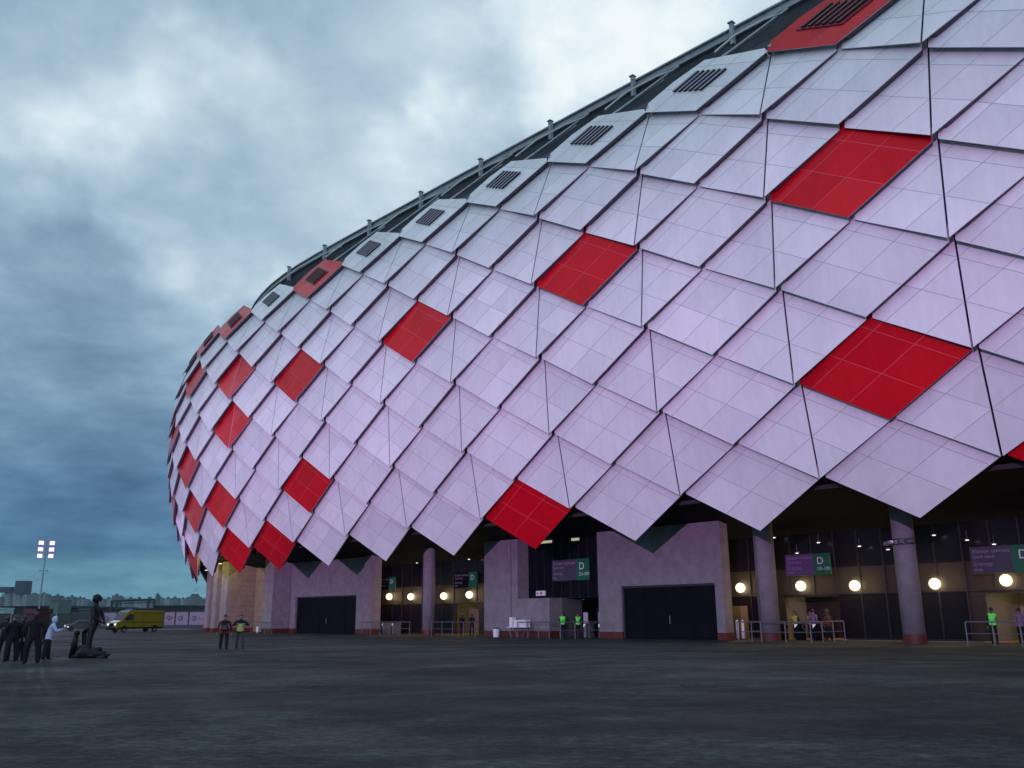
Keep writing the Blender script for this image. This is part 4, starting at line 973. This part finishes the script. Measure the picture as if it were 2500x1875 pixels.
pa = at_depth(330, 1539, 112); pa.z = 0
am_ = ambulance(pa, R(180 + 58)); am_.scale = (.92, .92, .92)
# dark parked car behind it
def car(base, yaw, label):
    e0 = empty('parked_car', base, yaw); tag(e0, label, 'car'); PT = mat('car_paint', (.03, .035, .04), .25, coat=.6)
    P = lambda x, z, y: Vector((x, y, z))
    prof = [(-2.1, .35), (-2.15, .85), (-1.9, .98), (-1.2, 1.0), (-.75, 1.42), (.45, 1.45), (1.1, 1.0), (1.95, .88), (2.15, .7), (2.15, .35)]
    def ch(mb, nm, m_, par=e0, **k): o_ = mb.build(nm, m_, None, **k); o_.parent = par; return o_
    b = MB(); b.prism([P(x, z, -.85) for x, z in prof], Vector((0, 1.7, 0))); ch(b, 'body', PT, bevel=.06)
    b = MB(); b.prism([P(.50, 1.40, -.7), P(1.06, 1.02, -.76), P(1.06, 1.02, .76), P(.50, 1.40, .7)], Vector((.02, 0, .02))); ch(b, 'windscreen', MATS['van_glass'])
    for s in (-1, 1):
        b = MB(); b.prism([P(x, z, s * .853) for x, z in ((-1.0, 1.02), (-.68, 1.36), (.38, 1.38), (.9, 1.02))], Vector((0, s * .01, 0))); ch(b, 'side_window', MATS['van_glass'])
        b = MB(); b.cbox(P(2.10, .72, s * .62), .14, .36, .16); ch(b, 'headlight', mat('headlight_dim', (.9, .9, .9), .2, emit=(.9, .95, 1), estr=.5), bevel=.03)
        for x in (1.35, -1.35): b = MB(); b.tube(P(x, .31, s * .68), P(x, .31, s * .87), .31, 18); ch(b, 'wheel', MATS['tyre'])
    b = MB(); b.cbox(P(2.15, .5, 0), .08, 1.5, .16); ch(b, 'bumper', STEEL, bevel=.03)
pc_ = at_depth(199, 1536, 128); pc_.z = 0; car(pc_, R(180 + 28), 'dark parked car behind the statue by the fence')

# ------------------------------------------------------------------ fences
BAN = mat('banner_white', (.25, .24, .28), .7, noise_amt=.1); BANP = mat('banner_post', (.03, .035, .04), .6); INK = mat('banner_ink', (.10, .09, .13), .7); INKR = mat('banner_logo', (.16, .08, .11), .7)
FD = 150.0
def fx(u): return at_depth(u, 1530, FD).x
def ads(u0, u1):
    x0, x1 = fx(u0), fx(u1); e0 = empty('advertising_fence', (x0, FD, 0)); tag(e0, 'white advertising hoarding fence with round and diamond logos behind the yellow ambulance', 'fence')
    us = [u0, 283, 330, 398, 426, 459, u1]
    us = sorted(set(u for u in us if u0 <= u <= u1)) + [u1]; us = sorted(set(us))
    for k, (a, c_) in enumerate(zip(us, us[1:])):
        xa, xb = fx(a) + .12, fx(c_) - .12; b = MB(); b.box((xa, FD, .55), (xb - xa, 0, 0), (0, .06, 0), (0, 0, 1.98)); bo = b.build('banner', BAN, e0)
        b = MB(); b.tube((fx(a), FD + .05, 0), (fx(a), FD + .05, 2.75), .09, 8); b.build('post', BANP, e0)
        zc = 1.55; xc = xa + .75
        if (xb - xa) < 1.2: continue
        if a in (398,):   # diamond emblem
            m_ = (xa + xb) / 2; b = MB(); b.prism([(m_ - .75, FD - .012, zc + .15), (m_, FD - .012, zc - .4), (m_ + .75, FD - .012, zc + .15), (m_, FD - .012, zc + .55)], (0, .008, 0)); b.build('emblem', INKR, bo)
            b = MB(); b.box((m_ - .8, FD - .02, zc - .02), (1.6, 0, .25), (0, .006, 0), (0, 0, .10)); b.build('emblem', BAN, bo); text('lettering', 'СПАРТАК', .26, INK, (m_ - .75, FD - .01, .72), (1, 0, 0), UP, bo)
        else:
            b = MB(); b.tube((xc, FD - .012, zc), (xc, FD - .002, zc), .42, 22); b.build('logo_disc', INK, bo); b = MB(); b.tube((xc - .06, FD - .02, zc + .05), (xc - .06, FD - .014, zc + .05), .17, 16); b.build('logo_disc', BAN, bo)
            if (xb - xa) > 2.2: text('lettering', 'МегаФон', .42 if xb - xa > 3 else .3, INK, (xc + .6, FD - .012, zc - .16), (1, 0, 0), UP, bo)
    b = MB(); b.box((x0, FD - .02, .0), (x1 - x0, 0, 0), (0, .12, 0), (0, 0, .5)); b.build('base_board', BANP, e0)
    b = MB(); b.box((x0, FD + .2, 2.6), (x1 - x0, 0, 0), (0, .05, 0), (0, 0, .12)); b.build('top_rail', BANP, e0)
ads(245, 560)
def dark_fence(u0, u1):
    x0, x1 = fx(u0), fx(u1); e0 = empty('site_fence', (x0, FD, 0)); tag(e0, 'dark sheet-metal fence along the left behind the statue and people', 'fence')
    FM = mat('dark_sheet', (.028, .036, .036), .6, noise_amt=.35, noise_scale=.5)
    n = 11
    for i in range(n):
        a = x0 + (x1 - x0) * i / n; c_ = x0 + (x1 - x0) * (i + 1) / n; zt = 2.45 + .12 * math.sin(i * 2.3)
        b = MB(); b.box((a + .08, FD + .02, .1), (c_ - a - .16, 0, 0), (0, .05, 0), (0, 0, zt)); b.build('sheet', FM, e0); b = MB(); b.box((a - .06, FD - .04, 0), (.12, 0, 0), (0, .12, 0), (0, 0, zt + .2)); b.build('post', STEEL if i in (5, 8) else BANP, e0)
dark_fence(-160, 245)
tag((lambda b: (b.box((fx(-300), 136, 0), (fx(600) - fx(-300), 0, 0), (0, .3, 0), (0, 0, .12)), b.build('kerb', mat('kerb_stone', (.13, .15, .15), .8)))[1])(MB()), kind='structure')
# low things over the fence
def block(name, u0, u1, v, depth, m_, label, cat, deep=12, roofm=None, group=None, win=None, base=0.0):
    a, c_ = at_depth(u0, 1500, depth), at_depth(u1, 1500, depth); zt = at_depth((u0 + u1) / 2, v, depth).z
    e0 = empty(name, ((a.x + c_.x) / 2, depth, 0)); tag(e0, label, cat, group)
    b = MB(); b.box((a.x, depth, 0), (c_.x - a.x, 0, 0), (0, deep, 0), (0, 0, zt)); b.build('wall', m_, e0)
    b = MB(); w = c_.x - a.x; b.box((a.x - w * .01, depth - .3, zt + .003), (w * 1.02, 0, 0), (0, deep + .6, 0), (0, 0, max(.3, zt * .02))); b.build('roof', roofm or m_, e0)
    return e0, a.x, c_.x, zt
LOW = mat('low_building', (.010, .014, .015), .8, noise_amt=.3, noise_scale=.1); LOW2 = mat('low_building_roof', (.03, .035, .04), .8)
for (u0, u1, v, dpt, lb) in ((-60, 60, 1482, 300, 'long dark low building over the fence at the left edge'), (61, 146, 1481, 305, 'dark low building over the fence behind the hooded person'), (147, 262, 1484, 310, 'dark low building over the fence behind the statue'),
                             (264, 372, 1487, 300, 'dark low building under the gantry behind the ambulance'), (374, 448, 1480, 290, 'dark flat-roofed building right of the gantry'), (449, 600, 1492, 280, 'dark low building behind the advertising fence by the piers')):
    block('low_building', u0, u1, v, dpt, LOW, lb, 'building', 25, LOW2, 'low dark buildings beyond the fence')
block('booth', 119, 140, 1466, 270, mat('pale_green_shed', (.10, .14, .13), .7), 'pale green narrow building over the fence right of the mast', 'building', 8)
block('booth', -12, 8, 1487, 200, mat('pale_booth', (.30, .42, .45), .7), 'small pale booth at the left picture edge', 'booth', 4)
block('container', 193, 221, 1490, 158, mat('teal_container', (.035, .075, .075), .6), 'teal container behind the fence by the statue', 'container', 3)
block('kiosk', 62, 93, 1498, 60, mat('dark_red_kiosk', (.030, .012, .014), .7), 'dark red kiosk box behind the tallest person on the left', 'kiosk', 1.6)
# gantry
gm = mat('gantry_steel', (.02, .025, .03), .6); dg_ = 300; e0 = empty('gantry', at_depth(320, 1500, dg_)); tag(e0, 'long dark steel gantry frame behind the ambulance', 'gantry')
xa, xb = at_depth(270, 1500, dg_).x, at_depth(374, 1500, dg_).x; z0, z1 = at_depth(270, 1467, dg_).z, at_depth(374, 1463.5, dg_).z
b = MB(); b.tube((xa, dg_, z0), (xb, dg_, z1), .28, 6); b.build('top_chord', gm, e0); b = MB(); b.tube((xa, dg_, z0 - 1.1), (xb, dg_, z1 - .9), .12, 6); b.build('lower_chord', gm, e0)
b = MB(); 
for i in range(24):
    t0, t1 = i / 24, (i + 1) / 24; pz = lambda t: z0 + (z1 - z0) * t
    b.tube((xa + (xb - xa) * t0, dg_, pz(t0) - (1.1 if i % 2 else 0)), (xa + (xb - xa) * t1, dg_, pz(t1) - (0 if i % 2 else 1.1)), .09, 5)
b.build('bracing', gm, e0)
for t in (0, .12, .86, 1): b = MB(); b.tube((xa + (xb - xa) * t, dg_, 0), (xa + (xb - xa) * t, dg_, z0 + (z1 - z0) * t), .35, 6); b.build('leg', gm, e0)
# skyline
def tower_mat(name, a, c_):
    m = bpy.data.materials.new(name); m.use_nodes = True; t = m.node_tree; bs = t.nodes['Principled BSDF']; geo = t.nodes.new('ShaderNodeNewGeometry'); mp = t.nodes.new('ShaderNodeMapping'); mp.inputs['Rotation'].default_value = (R(90), 0, 0)
    t.links.new(geo.outputs['Position'], mp.inputs[0]); br = t.nodes.new('ShaderNodeTexBrick'); br.inputs['Scale'].default_value = 1; br.inputs['Brick Width'].default_value = 5; br.inputs['Row Height'].default_value = 3; br.inputs['Mortar Size'].default_value = .9; br.offset = 0
    br.inputs['Color1'].default_value = (*c_, 1); br.inputs['Color2'].default_value = (*[x * .6 for x in c_], 1); br.inputs['Mortar'].default_value = (*a, 1); t.links.new(mp.outputs[0], br.inputs['Vector']); t.links.new(br.outputs[0], bs.inputs['Base Color']); bs.inputs['Roughness'].default_value = .8
    return m
TM = [tower_mat('tower_facade_pale', (.24, .25, .25), (.09, .10, .11)), tower_mat('tower_facade_mid', (.12, .13, .14), (.05, .05, .06)), tower_mat('tower_facade_dark', (.07, .07, .09), (.03, .03, .04))]
SKY = [(-60, -32, 1452, 0), (-31, -2, 1458, 1), (-1, 11, 1451, 0), (13, 26, 1453, 2), (27, 38, 1449, 0), (46, 60, 1450, 0), (62, 91, 1452, 1), (93, 104, 1450, 0), (105, 119, 1456, 1), (126, 139, 1455, 2), (142, 152, 1460, 1), (153, 161, 1462, 0), (162, 175, 1458, 1), (176, 183, 1462, 0), (184, 193, 1460, 1), (194, 201, 1463, 0),
       (202, 220, 1468, 2), (236, 250, 1464, 1), (251, 267, 1462, 0), (269, 287, 1455, 1), (289, 303, 1463, 0), (305, 322, 1462, 1), (324, 345, 1463, 0), (347, 374, 1462, 1), (376, 380, 1452, 2), (381, 394, 1461, 1), (398, 412, 1462, 0), (413, 431, 1461, 1), (436, 447, 1463, 0), (448, 460, 1461, 1), (480, 492, 1463, 1), (493, 510, 1461, 0), (512, 540, 1458, 1)]
WORDS = {0: 'pale', 1: 'grey', 2: 'dark'}
for i, (u0, u1, v, k) in enumerate(SKY):
    dpt = 1900 + (i * 137) % 500
    where = 'left of the floodlight mast' if u1 < 92 else ('between the mast and the statue' if u1 < 222 else ('between the statue and the gantry' if u1 < 270 else ('behind the gantry' if u1 < 376 else 'right of the gantry, before the piers')))
    n_same = sum(1 for q in SKY[:i] if q[3] == k and (q[1] < 92) == (u1 < 92) and (q[1] < 222) == (u1 < 222) and (q[1] < 270) == (u1 < 270) and (q[1] < 376) == (u1 < 376))
    ordn = ['first', 'second', 'third', 'fourth', 'fifth', 'sixth', 'seventh', 'eighth', 'ninth'][n_same]
    e0, xa_, xb_, zt = block('apartment_tower', u0, u1, v, dpt, TM[k], '%s %s distant apartment tower from the left %s' % (ordn, WORDS[k], where), 'apartment tower', 18, TM[2], 'distant apartment towers on the skyline')
    b = MB(); b.box((xa_ + (xb_ - xa_) * .3, dpt + 4, zt + .5), ((xb_ - xa_) * .3, 0, 0), (0, 6, 0), (0, 0, 4)); b.build('roof_house', TM[2], e0)
# towers with wide dark heads
for (u0, u1, va, vb, s0, s1, lb) in ((38, 66, 1418, 1451, 42, 52, 'tall tower with a big dark square head left of the mast'), (0, 28, 1433, 1447, 14, 26, 'tower with a low wide dark head at the left edge')):
    dpt = 1700; a, c_ = at_depth(u0, 1440, dpt).x, at_depth(u1, 1440, dpt).x; zt, zb = at_depth(u0, va, dpt).z, at_depth(u0, vb, dpt).z; sa, sb_ = at_depth(s0, 1440, dpt).x, at_depth(s1, 1440, dpt).x
    e0 = empty('tower', (sa, dpt, 0)); tag(e0, lb, 'tower')
    b = MB(); b.box((sa, dpt, 0), (sb_ - sa, 0, 0), (0, 10, 0), (0, 0, zb)); b.build('shaft', TM[0], e0)
    b = MB(); b.box((a, dpt - 5, zb + .01), (c_ - a, 0, 0), (0, 22, 0), (0, 0, zt - zb)); b.build('head', mat('tower_head', (.03, .03, .06), .8), e0, bevel=1.5)
# stepped tower with a dish by the piers
dpt = 1500; a, c_ = at_depth(463, 1450, dpt).x, at_depth(482, 1450, dpt).x; e0 = empty('tower', (a, dpt, 0)); tag(e0, 'stepped tower with a pale crown beside the stadium piers', 'tower')
z3 = at_depth(470, 1454, dpt).z; z4 = at_depth(470, 1450, dpt).z; z5 = at_depth(470, 1436, dpt).z; w = c_ - a
b = MB(); b.box((a, dpt, 0), (w, 0, 0), (0, 15, 0), (0, 0, z3)); b.build('shaft', TM[1], e0); b = MB(); b.box((a + w * .15, dpt + 2, z3), (w * .7, 0, 0), (0, 10, 0), (0, 0, z4 - z3)); b.build('crown', TM[2], e0)
b = MB(); b.tube((a + w * .5, dpt + 6, z4), (a + w * .5, dpt + 6, z5 - 2), .9, 6); b.tube((a + w * .5, dpt + 6, z5 - 3), (a + w * .5, dpt + 6, z5), 3.2, 12, r2=3.6); b.build('dish', WHITEP, e0)

# ------------------------------------------------------------------ haze over the whole place
hz = MB(); hz.box((-3600, -700, -1), (7200, 0, 0), (0, 4400, 0), (0, 0, 161)); ho = hz.build('haze', bpy.data.materials.new('haze_air')); tag(ho, kind='stuff')
hm2 = bpy.data.materials['haze_air']; hm2.use_nodes = True; t = hm2.node_tree; t.nodes.clear(); oo = t.nodes.new('ShaderNodeOutputMaterial'); pv = t.nodes.new('ShaderNodeVolumePrincipled'); t.links.new(pv.outputs[0], oo.inputs['Volume'])
pv.inputs['Color'].default_value = (.40, .62, .72, 1); pv.inputs['Density'].default_value = HAZE; pv.inputs['Anisotropy'].default_value = 0.0
